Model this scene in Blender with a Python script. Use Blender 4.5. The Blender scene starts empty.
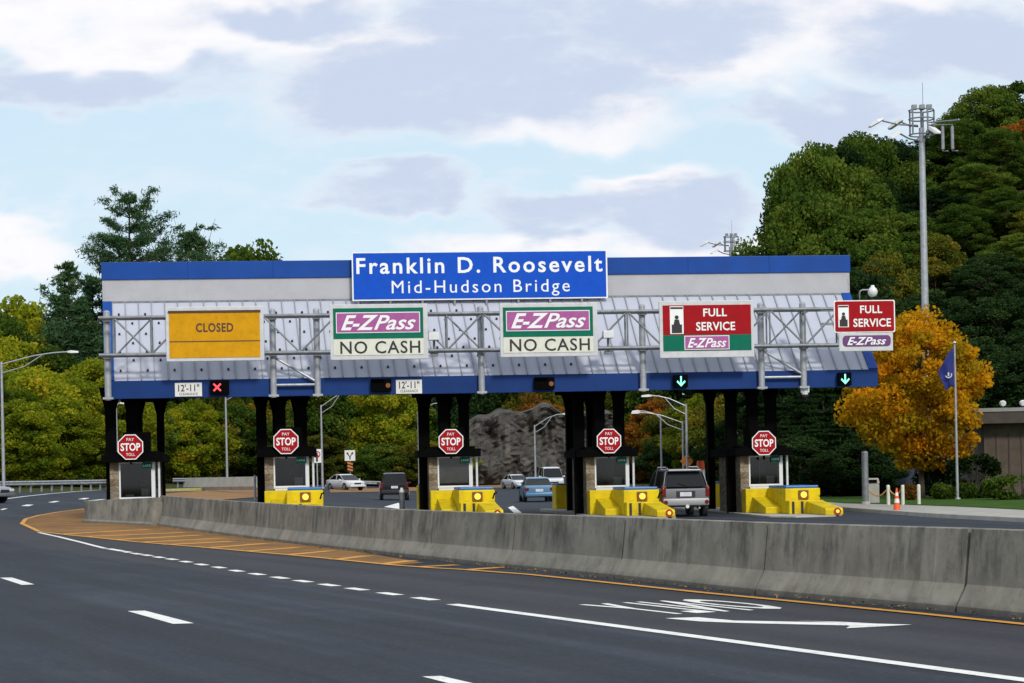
import bpy, bmesh, math, random
import numpy as np
from mathutils import Vector, Matrix, noise as mnoise
R = math.radians
random.seed(7)
C = bpy.context.scene.collection
scene = bpy.context.scene

# ------------------------------------------------------------------ camera
F, CAMZ, ROLL, H0 = 2100.0, 1.9, 0.020, 470.0
cam_d = bpy.data.cameras.new('camera')
cam = bpy.data.objects.new('camera', cam_d)
C.objects.link(cam)
cam.location = (0, 0, CAMZ)
cam.rotation_mode = 'QUATERNION'
cam.rotation_quaternion = (Matrix.Rotation(R(90), 3, 'X') @ Matrix.Rotation(-ROLL, 3, 'Z')).to_quaternion()
cam_d.sensor_width = 36.0
cam_d.lens = 36.0 * F / 1024.0
cam_d.shift_y = (H0 - 341.5) / 1024.0
cam_d.clip_end = 5000
cam_d.clip_start = 0.1
scene.camera = cam

# ------------------------------------------------------------------ world, sun, exposure
SUN_EL, SUN_AZ = R(36), R(160)           # azimuth clockwise from +Y (north); 150 = behind the camera, to the right
world = bpy.data.worlds.new('World')
scene.world = world
world.use_nodes = True
sun_d = bpy.data.lights.new('sun', 'SUN')
sun_d.energy = 2.4
sun_d.angle = R(8)
sun_d.color = (1.0, 0.95, 0.86)
sun = bpy.data.objects.new('sun', sun_d)
C.objects.link(sun)
sdir = Vector((math.sin(SUN_AZ) * math.cos(SUN_EL), math.cos(SUN_AZ) * math.cos(SUN_EL), math.sin(SUN_EL)))
sun.rotation_euler = sdir.to_track_quat('Z', 'Y').to_euler()
scene.view_settings.view_transform = 'Standard'
scene.view_settings.look = 'None'
scene.view_settings.exposure = 0.0
scene.view_settings.gamma = 1.0
scene.render.resolution_x = 1024
scene.render.resolution_y = 683


class NT:
    """small node helper"""
    def __init__(s, tree):
        s.t = tree; s.n = tree.nodes; s.l = tree.links
    def node(s, typ, **kw):
        n = s.n.new(typ)
        for k, v in kw.items(): setattr(n, k, v)
        return n
    def set(s, sock, v):
        if isinstance(v, bpy.types.NodeSocket): s.l.new(v, sock)
        else: sock.default_value = v
    def math(s, op, a, b=0.0, c=0.0, clamp=False):
        n = s.n.new('ShaderNodeMath'); n.operation = op; n.use_clamp = clamp
        s.set(n.inputs[0], a); s.set(n.inputs[1], b); s.set(n.inputs[2], c)
        return n.outputs[0]
    def noise(s, vec, scale, detail=4, rough=0.55, dist=0.0):
        n = s.n.new('ShaderNodeTexNoise')
        if vec is not None: s.l.new(vec, n.inputs['Vector'])
        n.inputs['Scale'].default_value = scale; n.inputs['Detail'].default_value = detail
        n.inputs['Roughness'].default_value = rough; n.inputs['Distortion'].default_value = dist
        return n.outputs[0]
    def smooth(s, x, a, b, lo=0.0, hi=1.0):
        n = s.n.new('ShaderNodeMapRange'); n.interpolation_type = 'SMOOTHSTEP'
        s.set(n.inputs[0], x)
        for i, v in enumerate((a, b, lo, hi)): n.inputs[i + 1].default_value = v
        return n.outputs[0]
    def mix(s, f, a, b, typ='MIX'):
        n = s.n.new('ShaderNodeMix'); n.data_type = 'RGBA'; n.blend_type = typ
        s.set(n.inputs[0], f)
        for i, v in ((6, a), (7, b)):
            if isinstance(v, bpy.types.NodeSocket): s.l.new(v, n.inputs[i])
            else: n.inputs[i].default_value = (*v, 1) if len(v) == 3 else v
        return n.outputs[2]
    def comb(s, x, y, z):
        n = s.n.new('ShaderNodeCombineXYZ')
        for i, v in enumerate((x, y, z)): s.set(n.inputs[i], v)
        return n.outputs[0]
    def ramp(s, f, stops):
        n = s.n.new('ShaderNodeValToRGB'); s.set(n.inputs[0], f)
        e = n.color_ramp.elements
        while len(e) < len(stops): e.new(0.5)
        for i, (p, c) in enumerate(stops):
            e[i].position = p; e[i].color = (*c, 1)
        return n.outputs[0]


def build_world():
    t = NT(world.node_tree); t.n.clear()
    sky = t.node('ShaderNodeTexSky', sky_type='NISHITA', sun_disc=False)
    sky.sun_elevation = SUN_EL; sky.sun_rotation = SUN_AZ
    sky.altitude = 50; sky.air_density = 1.0; sky.dust_density = 1.2; sky.ozone_density = 1.2
    tc = t.node('ShaderNodeTexCoord')
    sep = t.node('ShaderNodeSeparateXYZ'); t.l.new(tc.outputs['Generated'], sep.inputs[0])
    x, y, z = sep.outputs
    # cloud deck coordinates: azimuth like / elevation like for the part of the sky to the north
    yy = t.math('MAXIMUM', t.math('ABSOLUTE', y), 0.12)
    u = t.math('DIVIDE', x, yy)
    v = t.math('DIVIDE', z, yy)
    wv = t.comb(t.math('MULTIPLY', u, 9.0), t.math('MULTIPLY', v, 22.0), t.math('MULTIPLY', y, 0.7))
    w1 = t.math('SUBTRACT', t.noise(wv, 1.0, 3, 0.5), 0.5)
    w2 = t.math('SUBTRACT', t.noise(wv, 1.7, 3, 0.5, 0.3), 0.5)
    uw = t.math('ADD', u, t.math('MULTIPLY', w1, 0.10))
    vw = t.math('ADD', v, t.math('MULTIPLY', w2, 0.055))
    fb = t.noise(t.comb(t.math('MULTIPLY', u, 10.0), t.math('MULTIPLY', v, 26.0), t.math('ADD', y, 3.1)), 1.3, 9, 0.60, 0.25)
    fine = t.noise(t.comb(t.math('MULTIPLY', u, 30.0), t.math('MULTIPLY', v, 62.0), y), 1.6, 8, 0.62, 0.2)

    def blob(px, py, rx, ry):                      # soft elliptic cloud mass, in tangent units
        a = t.math('DIVIDE', t.math('SUBTRACT', uw, (px - 512) / F), rx / F)
        b = t.math('DIVIDE', t.math('SUBTRACT', vw, (H0 - py) / F), ry / F)
        d = t.math('SQRT', t.math('ADD', t.math('MULTIPLY', a, a), t.math('MULTIPLY', b, b)))
        return t.smooth(d, 1.15, 0.35)

    def union(bs):
        o = bs[0]
        for b in bs[1:]: o = t.math('MAXIMUM', o, b)
        return o
    def total(bs):
        o = bs[0]
        for b in bs[1:]: o = t.math('ADD', o, b)
        return o
    white = union([blob(140, 5, 380, 110), blob(800, 10, 380, 120), blob(560, 120, 150, 42), blob(420, 60, 240, 80),
                   blob(10, 236, 110, 44), blob(520, 246, 110, 26), blob(660, 190, 90, 24), blob(700, 244, 130, 34)])
    grey = union([blob(70, 82, 210, 30), blob(480, 84, 260, 60), blob(600, 20, 260, 60), blob(400, 186, 75, 32), blob(545, 212, 110, 25),
                  blob(690, 212, 130, 34), blob(970, 56, 150, 58), blob(290, 10, 130, 34), blob(830, 120, 150, 34)])
    cov = t.math('ADD', t.math('MULTIPLY', union([white, grey]), 0.60), t.math('MULTIPLY', t.math('SUBTRACT', fb, 0.5), 1.0))
    cov = t.math('ADD', cov, t.math('MULTIPLY', t.math('SUBTRACT', fine, 0.5), 0.45))
    up = t.smooth(v, 0.20, 0.55)                   # more broken cloud overhead
    back = t.smooth(y, 0.25, -0.1)
    cov = t.math('ADD', cov, t.math('MULTIPLY', t.math('MAXIMUM', up, back), 0.28))
    cmask = t.smooth(cov, -0.06, 0.62)
    gm = t.math('ADD', t.math('MULTIPLY', grey, 0.75), t.math('MULTIPLY', t.math('SUBTRACT', fine, 0.5), 0.85))
    gm = t.math('ADD', gm, t.math('MULTIPLY', t.math('SUBTRACT', fb, 0.5), 0.9))
    gmask = t.smooth(gm, -0.10, 0.78)
    ccol = t.mix(gmask, (10.3, 10.0, 10.1), (6.0, 6.8, 8.5))
    skyc = t.mix(0.74, sky.outputs[0], (7.3, 9.1, 10.4))    # thin high haze whitens the blue
    col = t.mix(t.math('MULTIPLY', cmask, 0.93), skyc, ccol)
    low = t.smooth(z, -0.02, 0.0)
    col = t.mix(low, (1.2, 1.3, 1.3), col)
    bg = t.node('ShaderNodeBackground'); bg.inputs[1].default_value = 0.10
    t.l.new(col, bg.inputs[0])
    out = t.node('ShaderNodeOutputWorld'); t.l.new(bg.outputs[0], out.inputs[0])


build_world()

# ------------------------------------------------------------------ projection helpers (photo pixel -> place in the scene)
def ray(px, py):
    dx = px - 512; dy = H0 - py
    return (dx + ROLL * dy) / F, (dy - ROLL * dx) / F          # x and z per metre of depth


def at(px, py, Y):
    a, b = ray(px, py)
    return Vector((a * Y, Y, CAMZ + b * Y))


def sst(x, a, b):
    t = min(1.0, max(0.0, (x - a) / (b - a)))
    return t * t * (3 - 2 * t)


def zg(X, Y):                                   # road surface height: flat, banking up to the left and beyond
    h = 0.024 * max(0.0, -X - 5) if X > -40 else 0.024 * 35
    w = sst(Y, 40, 75)
    h *= w
    h += 0.006 * min(max(0.0, Y - 85), 80) * sst(-X, 8, 28)
    return h


def ground(px, py):
    a, b = ray(px, py)
    Y = (0 - CAMZ) / b if b < -1e-4 else 400
    for _ in range(40):
        z = zg(a * Y, Y)
        Yn = (z - CAMZ) / b
        Y = 0.5 * Y + 0.5 * min(max(Yn, 5), 400)
    return Vector((a * Y, Y, zg(a * Y, Y)))


# ------------------------------------------------------------------ mesh builder
class MB:
    def __init__(s):
        s.v = []; s.f = []; s.m = []
    def add(s, vs, fs, mat=0, M=None):
        b = len(s.v)
        for p in vs:
            p = Vector(p)
            s.v.append(tuple(M @ p if M else p))
        for f in fs:
            s.f.append(tuple(i + b for i in f)); s.m.append(mat)
        return s
    def box(s, x0, x1, y0, y1, z0, z1, mat=0, M=None):
        vs = [(x0, y0, z0), (x1, y0, z0), (x1, y1, z0), (x0, y1, z0), (x0, y0, z1), (x1, y0, z1), (x1, y1, z1), (x0, y1, z1)]
        return s.add(vs, [(0, 3, 2, 1), (4, 5, 6, 7), (0, 1, 5, 4), (1, 2, 6, 5), (2, 3, 7, 6), (3, 0, 4, 7)], mat, M)
    def cyl(s, p0, p1, r0, r1=None, n=10, mat=0, M=None):
        p0 = Vector(p0); p1 = Vector(p1); r1 = r0 if r1 is None else r1
        d = (p1 - p0).normalized()
        a = d.orthogonal().normalized(); b = d.cross(a)
        vs = []
        for p, r in ((p0, r0), (p1, r1)):
            for i in range(n):
                t = 2 * math.pi * i / n
                vs.append(p + (a * math.cos(t) + b * math.sin(t)) * r)
        fs = [(i, (i + 1) % n, n + (i + 1) % n, n + i) for i in range(n)]
        fs += [tuple(range(n - 1, -1, -1)), tuple(range(n, 2 * n))]
        return s.add(vs, fs, mat, M)
    def tube(s, pts, r, n=8, mat=0, r1=None, M=None):
        pts = [Vector(p) for p in pts]; k = len(pts); vs = []; fs = []
        ref = Vector((0, 0, 1)) if abs((pts[-1] - pts[0]).normalized().z) < 0.9 else Vector((0, 1, 0))
        for j, p in enumerate(pts):
            d = (pts[min(j + 1, k - 1)] - pts[max(j - 1, 0)]).normalized()
            a = d.cross(ref).normalized(); b = d.cross(a)
            rr = r if r1 is None else r + (r1 - r) * j / (k - 1)
            for i in range(n):
                t = 2 * math.pi * i / n
                vs.append(p + (a * math.cos(t) + b * math.sin(t)) * rr)
        for j in range(k - 1):
            for i in range(n):
                fs.append((j * n + i, j * n + (i + 1) % n, (j + 1) * n + (i + 1) % n, (j + 1) * n + i))
        fs += [tuple(range(n - 1, -1, -1)), tuple(range((k - 1) * n, k * n))]
        return s.add(vs, fs, mat, M)
    def sphere(s, c, r, n=12, k=8, mat=0, M=None):
        c = Vector(c); rx, ry, rz = (r, r, r) if not hasattr(r, '__len__') else r
        vs = []; fs = []
        for j in range(1, k):
            ph = math.pi * j / k
            for i in range(n):
                t = 2 * math.pi * i / n
                vs.append(c + Vector((rx * math.sin(ph) * math.cos(t), ry * math.sin(ph) * math.sin(t), rz * math.cos(ph))))
        top = len(vs); vs.append(c + Vector((0, 0, rz))); bot = len(vs); vs.append(c - Vector((0, 0, rz)))
        for j in range(k - 2):
            for i in range(n):
                fs.append((j * n + i, (j + 1) * n + i, (j + 1) * n + (i + 1) % n, j * n + (i + 1) % n))
        for i in range(n):
            fs.append((top, i, (i + 1) % n)); b = (k - 2) * n
            fs.append((bot, b + (i + 1) % n, b + i))
        return s.add(vs, fs, mat, M)
    def prism(s, pts, vec, mat=0, M=None):       # polygon pts (3D) extruded along vec
        n = len(pts); vec = Vector(vec)
        vs = [Vector(p) for p in pts] + [Vector(p) + vec for p in pts]
        fs = [tuple(range(n - 1, -1, -1)), tuple(range(n, 2 * n))] + [(i, (i + 1) % n, n + (i + 1) % n, n + i) for i in range(n)]
        return s.add(vs, fs, mat, M)
    def loft(s, rings, mat=0, M=None, caps=True):
        n = len(rings[0]); vs = [p for r in rings for p in r]; fs = []
        for j in range(len(rings) - 1):
            for i in range(n):
                fs.append((j * n + i, j * n + (i + 1) % n, (j + 1) * n + (i + 1) % n, (j + 1) * n + i))
        if caps:
            fs.append(tuple(range(n - 1, -1, -1))); fs.append(tuple(range((len(rings) - 1) * n, len(rings) * n)))
        return s.add(vs, fs, mat, M)
    def build(s, name, mats, parent=None, loc=None, rotz=0.0, smooth=False, bevel=0.0, fixn=True):
        me = bpy.data.meshes.new(name)
        me.from_pydata(s.v, [], s.f)
        for i, p in enumerate(me.polygons): p.material_index = s.m[i]
        if not isinstance(mats, (list, tuple)): mats = [mats]
        for m in mats: me.materials.append(m)
        bm = bmesh.new(); bm.from_mesh(me)
        if fixn: bmesh.ops.recalc_face_normals(bm, faces=bm.faces)
        if bevel > 0:
            es = [e for e in bm.edges if len(e.link_faces) == 2 and e.calc_face_angle(0) > 0.6]
            bmesh.ops.bevel(bm, geom=es, offset=bevel, segments=2, affect='EDGES', profile=0.6, clamp_overlap=True)
        bm.to_mesh(me); bm.free()
        if smooth:
            me.polygons.foreach_set('use_smooth', [True] * len(me.polygons))
            me.set_sharp_from_angle(angle=R(38))
        o = bpy.data.objects.new(name, me); C.objects.link(o)
        if loc is not None: o.location = loc
        o.rotation_euler.z = rotz
        if parent is not None: o.parent = parent
        return o


def tag(o, label=None, cat=None, group=None, kind=None):
    if label: o['label'] = label
    if cat: o['category'] = cat
    if group: o['group'] = group
    if kind: o['kind'] = kind
    return o


def thing(name, label, cat, loc=(0, 0, 0), rotz=0.0, group=None):
    o = bpy.data.objects.new(name, None); C.objects.link(o)
    o.empty_display_size = 0.2
    o.location = loc; o.rotation_euler.z = rotz
    return tag(o, label, cat, group)


def dup(root, loc=None, rotz=None, label=None, scale=None):
    r = root.copy(); C.objects.link(r)
    if loc is not None: r.location = loc
    if rotz is not None: r.rotation_euler.z = rotz
    if scale is not None: r.scale = scale
    if label: r['label'] = label
    for ch in list(root.children):
        c = ch.copy(); C.objects.link(c); c.parent = r
        for g in list(ch.children):
            d = g.copy(); C.objects.link(d); d.parent = c
    return r


# ------------------------------------------------------------------ materials
def principled(name):
    m = bpy.data.materials.new(name); m.use_nodes = True
    t = NT(m.node_tree)
    b = next(n for n in t.n if n.type == 'BSDF_PRINCIPLED')
    return m, t, b


def mat(name, col, rough=0.6, metal=0.0, var=0.12, scale=3.0, bump=0.0, bscale=30.0, spec=0.5, coat=0.0, dirt=None, dirt_amt=0.0):
    """painted / plain surface with a little uneven wear"""
    m, t, b = principled(name)
    tc = t.node('ShaderNodeTexCoord').outputs['Object']
    n = t.noise(tc, scale, 5, 0.6)
    f = t.smooth(n, 0.3, 0.7)
    c0 = tuple(c * (1 - var) for c in col); c1 = tuple(min(1, c * (1 + var)) for c in col)
    c = t.mix(f, c0, c1)
    if dirt:
        n2 = t.noise(tc, scale * 2.7, 6, 0.7)
        c = t.mix(t.math('MULTIPLY', t.smooth(n2, 0.5, 0.75), dirt_amt), c, dirt)
    t.l.new(c, b.inputs['Base Color'])
    b.inputs['Roughness'].default_value = rough; b.inputs['Metallic'].default_value = metal
    b.inputs['Specular IOR Level'].default_value = spec
    b.inputs['Coat Weight'].default_value = coat
    if bump:
        bp = t.node('ShaderNodeBump'); bp.inputs['Strength'].default_value = bump; bp.inputs['Distance'].default_value = 0.02
        t.l.new(t.noise(tc, bscale, 5, 0.6), bp.inputs['Height']); t.l.new(bp.outputs[0], b.inputs['Normal'])
    return m


def emit(name, col, strength):
    m, t, b = principled(name)
    b.inputs['Base Color'].default_value = (*[c * 0.3 for c in col], 1)
    b.inputs['Emission Color'].default_value = (*col, 1); b.inputs['Emission Strength'].default_value = strength
    return m


def asphalt_mat():
    m, t, b = principled('asphalt')
    geo = t.node('ShaderNodeNewGeometry').outputs['Position']
    big = t.noise(geo, 0.12, 4, 0.6); mid = t.noise(geo, 1.1, 5, 0.6); fine = t.noise(geo, 38, 3, 0.7)
    sp = t.node('ShaderNodeSeparateXYZ'); t.l.new(geo, sp.inputs[0])
    # wheel-path streaks run along the lanes (bearing of the road in the foreground)
    q = t.math('ADD', t.math('MULTIPLY', sp.outputs[0], 0.92), t.math('MULTIPLY', sp.outputs[1], 0.39))
    p = t.math('SUBTRACT', t.math('MULTIPLY', sp.outputs[1], 0.92), t.math('MULTIPLY', sp.outputs[0], 0.39))
    st = t.noise(t.comb(t.math('MULTIPLY', q, 1.3), t.math('MULTIPLY', p, 0.05), 0.0), 1.0, 5, 0.65)
    f = t.math('ADD', t.math('ADD', t.math('MULTIPLY', big, 0.5), t.math('MULTIPLY', st, 0.85)), t.math('MULTIPLY', mid, 0.2))
    c = t.ramp(t.smooth(f, 0.58, 1.0), [(0.0, (0.008, 0.011, 0.018)), (0.45, (0.017, 0.022, 0.035)), (1.0, (0.038, 0.044, 0.060))])
    c = t.mix(t.math('MULTIPLY', t.smooth(fine, 0.35, 0.75), 0.35), c, (0.062, 0.070, 0.088))
    lane = t.math('ADD', t.math('ADD', t.math('MULTIPLY', sp.outputs[0], 0.914), t.math('MULTIPLY', sp.outputs[1], 0.405)), t.math('MULTIPLY', mid, 0.10))
    c = t.mix(t.math('MULTIPLY', t.math('MULTIPLY', t.smooth(lane, 11.25, 11.45), t.smooth(lane, 15.6, 14.6)), 0.55), c, (0.047, 0.044, 0.046))
    near = t.smooth(sp.outputs[1], 62, 40)
    trk = t.math('MULTIPLY', t.math('ADD', t.math('COSINE', t.math('MULTIPLY', t.math('SUBTRACT', lane, 10.4), 2 * math.pi / 1.78)), 0.1), near)
    trk = t.math('MULTIPLY', t.smooth(trk, 0.1, 1.0), t.smooth(t.math('ADD', st, t.math('MULTIPLY', mid, 0.4)), 0.45, 0.85))
    c = t.mix(t.math('MULTIPLY', trk, 0.55), c, (0.012, 0.015, 0.022))
    grit = t.noise(geo, 11, 5, 0.75)
    c = t.mix(t.math('MULTIPLY', t.smooth(grit, 0.50, 0.72), 0.40), c, (0.085, 0.092, 0.108))
    c = t.mix(t.math('MULTIPLY', t.smooth(grit, 0.46, 0.30), 0.45), c, (0.010, 0.012, 0.017))
    oil = t.noise(geo, 0.9, 3, 0.5)
    c = t.mix(t.math('MULTIPLY', t.smooth(oil, 0.66, 0.74), 0.45), c, (0.012, 0.013, 0.016))
    # hairline cracks and sealed seams
    vo = t.node('ShaderNodeTexVoronoi', feature='DISTANCE_TO_EDGE'); vo.inputs['Scale'].default_value = 0.22
    wv = t.node('ShaderNodeVectorMath'); wv.operation = 'ADD'
    t.l.new(geo, wv.inputs[0])
    nz = t.node('ShaderNodeTexNoise'); nz.inputs['Scale'].default_value = 0.7; t.l.new(geo, nz.inputs['Vector'])
    t.l.new(nz.outputs[1], wv.inputs[1]); t.l.new(wv.outputs[0], vo.inputs['Vector'])
    cr = t.smooth(vo.outputs[0], 0.006, 0.0)
    c = t.mix(t.math('MULTIPLY', cr, t.math('MULTIPLY', t.smooth(big, 0.42, 0.55), 0.75)), c, (0.02, 0.02, 0.022))
    t.l.new(c, b.inputs['Base Color'])
    b.inputs['Roughness'].default_value = 0.85; b.inputs['Specular IOR Level'].default_value = 0.25
    bp = t.node('ShaderNodeBump'); bp.inputs['Strength'].default_value = 0.4; bp.inputs['Distance'].default_value = 0.01
    t.l.new(fine, bp.inputs['Height']); t.l.new(bp.outputs[0], b.inputs['Normal'])
    return m


def paint_mat(name, col, wear=0.35):
    """road paint, worn through in places"""
    m, t, b = principled(name)
    geo = t.node('ShaderNodeNewGeometry').outputs['Position']
    n1 = t.noise(geo, 2.2, 6, 0.7); n2 = t.noise(geo, 25, 4, 0.7)
    w = t.math('ADD', t.math('MULTIPLY', n1, 0.6), t.math('MULTIPLY', n2, 0.5))
    c = t.mix(t.math('MULTIPLY', t.smooth(w, 0.52, 0.74), wear), col, tuple(0.25 * c + 0.03 for c in col))
    t.l.new(c, b.inputs['Base Color']); b.inputs['Roughness'].default_value = 0.7
    return m


def concrete_mat(name, c0, c1, streak=True, stain=0.6):
    m, t, b = principled(name)
    geo = t.node('ShaderNodeNewGeometry').outputs['Position']
    oi = t.node('ShaderNodeObjectInfo').outputs['Random']
    sp = t.node('ShaderNodeSeparateXYZ'); t.l.new(geo, sp.inputs[0])
    along = t.math('ADD', t.math('MULTIPLY', sp.outputs[0], -0.45), t.math('MULTIPLY', sp.outputs[1], 0.9))
    blot = t.noise(geo, 1.3, 6, 0.65); grain = t.noise(geo, 30, 4, 0.7)
    base = t.mix(t.smooth(t.math('ADD', t.math('MULTIPLY', blot, 0.8), t.math('MULTIPLY', grain, 0.2)), 0.35, 0.65), c0, c1)
    if streak:
        s1 = t.noise(t.comb(t.math('MULTIPLY', along, 4.5), t.math('MULTIPLY', sp.outputs[2], 0.75), 0.0), 1.0, 8, 0.66, 0.5)
        s2 = t.noise(t.comb(t.math('MULTIPLY', along, 1.5), t.math('MULTIPLY', sp.outputs[2], 0.9), 2.0), 1.0, 5, 0.65)
        # rain streaks start at the top edge and fade part way down
        f = t.math('MULTIPLY', t.smooth(t.math('ADD', t.math('MULTIPLY', s1, 0.5), t.math('MULTIPLY', s2, 0.62)), 0.50, 0.70),
                   t.smooth(sp.outputs[2], 0.15, 0.75, 0.1, 1.0))
        base = t.mix(t.math('MULTIPLY', f, stain), base, (0.032, 0.030, 0.026))
        s3 = t.noise(geo, 2.4, 7, 0.72)
        base = t.mix(t.math('MULTIPLY', t.smooth(s3, 0.52, 0.68), 0.5), base, (0.085, 0.075, 0.06))
        foot = t.smooth(t.math('ADD', sp.outputs[2], t.math('MULTIPLY', t.noise(geo, 3.0, 4, 0.6), 0.25)), 0.30, 0.12)
        base = t.mix(t.math('MULTIPLY', foot, 0.6), base, (0.05, 0.045, 0.04))
        ls = t.smooth(t.noise(t.comb(t.math('MULTIPLY', along, 9), t.math('MULTIPLY', sp.outputs[2], 0.7), 5.0), 1.0, 4, 0.6), 0.6, 0.75)
        base = t.mix(t.math('MULTIPLY', ls, 0.35), base, tuple(min(1, c * 1.5) for c in c1))
    base = t.mix(t.math('MULTIPLY', oi, 0.25), base, (0.12, 0.12, 0.11))
    t.l.new(base, b.inputs['Base Color']); b.inputs['Roughness'].default_value = 0.9
    bp = t.node('ShaderNodeBump'); bp.inputs['Strength'].default_value = 0.35; bp.inputs['Distance'].default_value = 0.01
    t.l.new(t.noise(geo, 14, 6, 0.7), bp.inputs['Height']); t.l.new(bp.outputs[0], b.inputs['Normal'])
    return m


def stone_mat():
    m, t, b = principled('stone_cladding')
    tc = t.node('ShaderNodeTexCoord').outputs['Object']
    vm = t.node('ShaderNodeMapping'); vm.inputs['Scale'].default_value = (1.0, 1.0, 1.9)
    t.l.new(tc, vm.inputs['Vector'])
    vo = t.node('ShaderNodeTexVoronoi'); vo.inputs['Scale'].default_value = 3.6; t.l.new(vm.outputs[0], vo.inputs['Vector'])
    ve = t.node('ShaderNodeTexVoronoi', feature='DISTANCE_TO_EDGE'); ve.inputs['Scale'].default_value = 3.6; t.l.new(vm.outputs[0], ve.inputs['Vector'])
    sp = t.node('ShaderNodeSeparateColor'); t.l.new(vo.outputs['Color'], sp.inputs[0])
    c = t.ramp(sp.outputs[0], [(0.0, (0.12, 0.085, 0.05)), (0.4, (0.20, 0.15, 0.09)), (0.7, (0.18, 0.16, 0.13)), (1.0, (0.30, 0.23, 0.15))])
    c = t.mix(t.smooth(ve.outputs[0], 0.05, 0.0), c, (0.12, 0.11, 0.10))
    t.l.new(c, b.inputs['Base Color']); b.inputs['Roughness'].default_value = 0.9
    bp = t.node('ShaderNodeBump'); bp.inputs['Strength'].default_value = 0.6; bp.inputs['Distance'].default_value = 0.03
    t.l.new(t.smooth(ve.outputs[0], 0.0, 0.12), bp.inputs['Height']); t.l.new(bp.outputs[0], b.inputs['Normal'])
    return m


def rock_mat():
    m, t, b = principled('rock_face')
    geo = t.node('ShaderNodeNewGeometry').outputs['Position']
    mp = t.node('ShaderNodeMapping'); mp.inputs['Scale'].default_value = (1, 1, 0.5); t.l.new(geo, mp.inputs['Vector'])
    n = t.noise(mp.outputs[0], 0.6, 8, 0.7, 0.6)
    c = t.ramp(n, [(0.30, (0.022, 0.021, 0.02)), (0.46, (0.072, 0.067, 0.062)), (0.6, (0.13, 0.12, 0.11)), (0.8, (0.19, 0.15, 0.11))])
    t.l.new(c, b.inputs['Base Color']); b.inputs['Roughness'].default_value = 0.95
    bp = t.node('ShaderNodeBump'); bp.inputs['Strength'].default_value = 1.0; bp.inputs['Distance'].default_value = 0.5
    t.l.new(t.noise(mp.outputs[0], 1.6, 8, 0.7), bp.inputs['Height']); t.l.new(bp.outputs[0], b.inputs['Normal'])
    return m


def soil_mat(name, cols, scale=0.5):
    m, t, b = principled(name)
    geo = t.node('ShaderNodeNewGeometry').outputs['Position']
    n = t.math('ADD', t.math('MULTIPLY', t.noise(geo, scale, 6, 0.65), 0.65), t.math('MULTIPLY', t.noise(geo, scale * 14, 5, 0.7), 0.4))
    c = t.ramp(t.smooth(n, 0.3, 0.78), [(i / (len(cols) - 1), c) for i, c in enumerate(cols)])
    t.l.new(c, b.inputs['Base Color']); b.inputs['Roughness'].default_value = 1.0; b.inputs['Specular IOR Level'].default_value = 0.1
    bp = t.node('ShaderNodeBump'); bp.inputs['Strength'].default_value = 0.8; bp.inputs['Distance'].default_value = 0.08
    t.l.new(t.noise(geo, scale * 20, 5, 0.7), bp.inputs['Height']); t.l.new(bp.outputs[0], b.inputs['Normal'])
    return m


def leaf_mat(name, stops, trans=0.35):
    m = bpy.data.materials.new(name); m.use_nodes = True
    t = NT(m.node_tree); t.n.clear()
    at_ = t.node('ShaderNodeAttribute', attribute_name='tint')
    oi = t.node('ShaderNodeObjectInfo').outputs['Random']
    f = t.math('ADD', t.math('MULTIPLY', at_.outputs['Fac'], 0.8), t.math('MULTIPLY', oi, 0.25), clamp=True)
    c = t.ramp(f, stops)
    hs = t.node('ShaderNodeHueSaturation')
    t.set(hs.inputs['Value'], t.math('ADD', 0.8, t.math('MULTIPLY', oi, 0.4)))
    t.l.new(c, hs.inputs['Color'])
    d = t.node('ShaderNodeBsdfDiffuse'); tr = t.node('ShaderNodeBsdfTranslucent')
    t.l.new(hs.outputs[0], d.inputs[0]); t.l.new(hs.outputs[0], tr.inputs[0])
    mx = t.node('ShaderNodeMixShader'); mx.inputs[0].default_value = trans
    t.l.new(d.outputs[0], mx.inputs[1]); t.l.new(tr.outputs[0], mx.inputs[2])
    o = t.node('ShaderNodeOutputMaterial'); t.l.new(mx.outputs[0], o.inputs[0])
    return m


M = {}
M['asphalt'] = asphalt_mat()
M['white_paint'] = paint_mat('white_road_paint', (0.78, 0.78, 0.75), 0.65)
M['yellow_paint'] = paint_mat('yellow_road_paint', (0.62, 0.28, 0.02), 0.5)
M['island_paint'] = soil_mat('rusty_island_surface', [(0.13, 0.085, 0.055), (0.27, 0.15, 0.065), (0.38, 0.205, 0.08)], 0.6)
M['barrier'] = concrete_mat('barrier_concrete', (0.185, 0.172, 0.142), (0.285, 0.267, 0.222), True, 0.8)
M['concrete'] = concrete_mat('pale_concrete', (0.34, 0.33, 0.30), (0.46, 0.44, 0.40), False)
M['blue'] = mat('blue_metal_paint', (0.006, 0.058, 0.29), 0.5, 0, 0.10, 0.7, spec=0.2, dirt=(0.02, 0.05, 0.2), dirt_amt=0.3)
M['fascia_blue'] = mat('dark_blue_metal_paint', (0.004, 0.034, 0.165), 0.5, 0, 0.12, 0.7, spec=0.2, dirt=(0.015, 0.03, 0.12), dirt_amt=0.4)
M['panel'] = mat('white_standing_seam_metal', (0.43, 0.45, 0.53), 0.7, 0.0, 0.03, 1.0, spec=0.1, dirt=(0.39, 0.41, 0.49), dirt_amt=0.2)
M['seam'] = mat('seam_grey', (0.26, 0.27, 0.30), 0.5)
M['parapet'] = mat('parapet_grey_paint', (0.43, 0.43, 0.46), 0.6, 0, 0.05, 0.8, spec=0.2, dirt=(0.34, 0.34, 0.36), dirt_amt=0.4)
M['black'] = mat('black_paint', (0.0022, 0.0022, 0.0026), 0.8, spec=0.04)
M['dark_steel'] = mat('black_steel', (0.0022, 0.0022, 0.0026), 0.8, 0.0, 0.2, spec=0.04)
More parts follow.
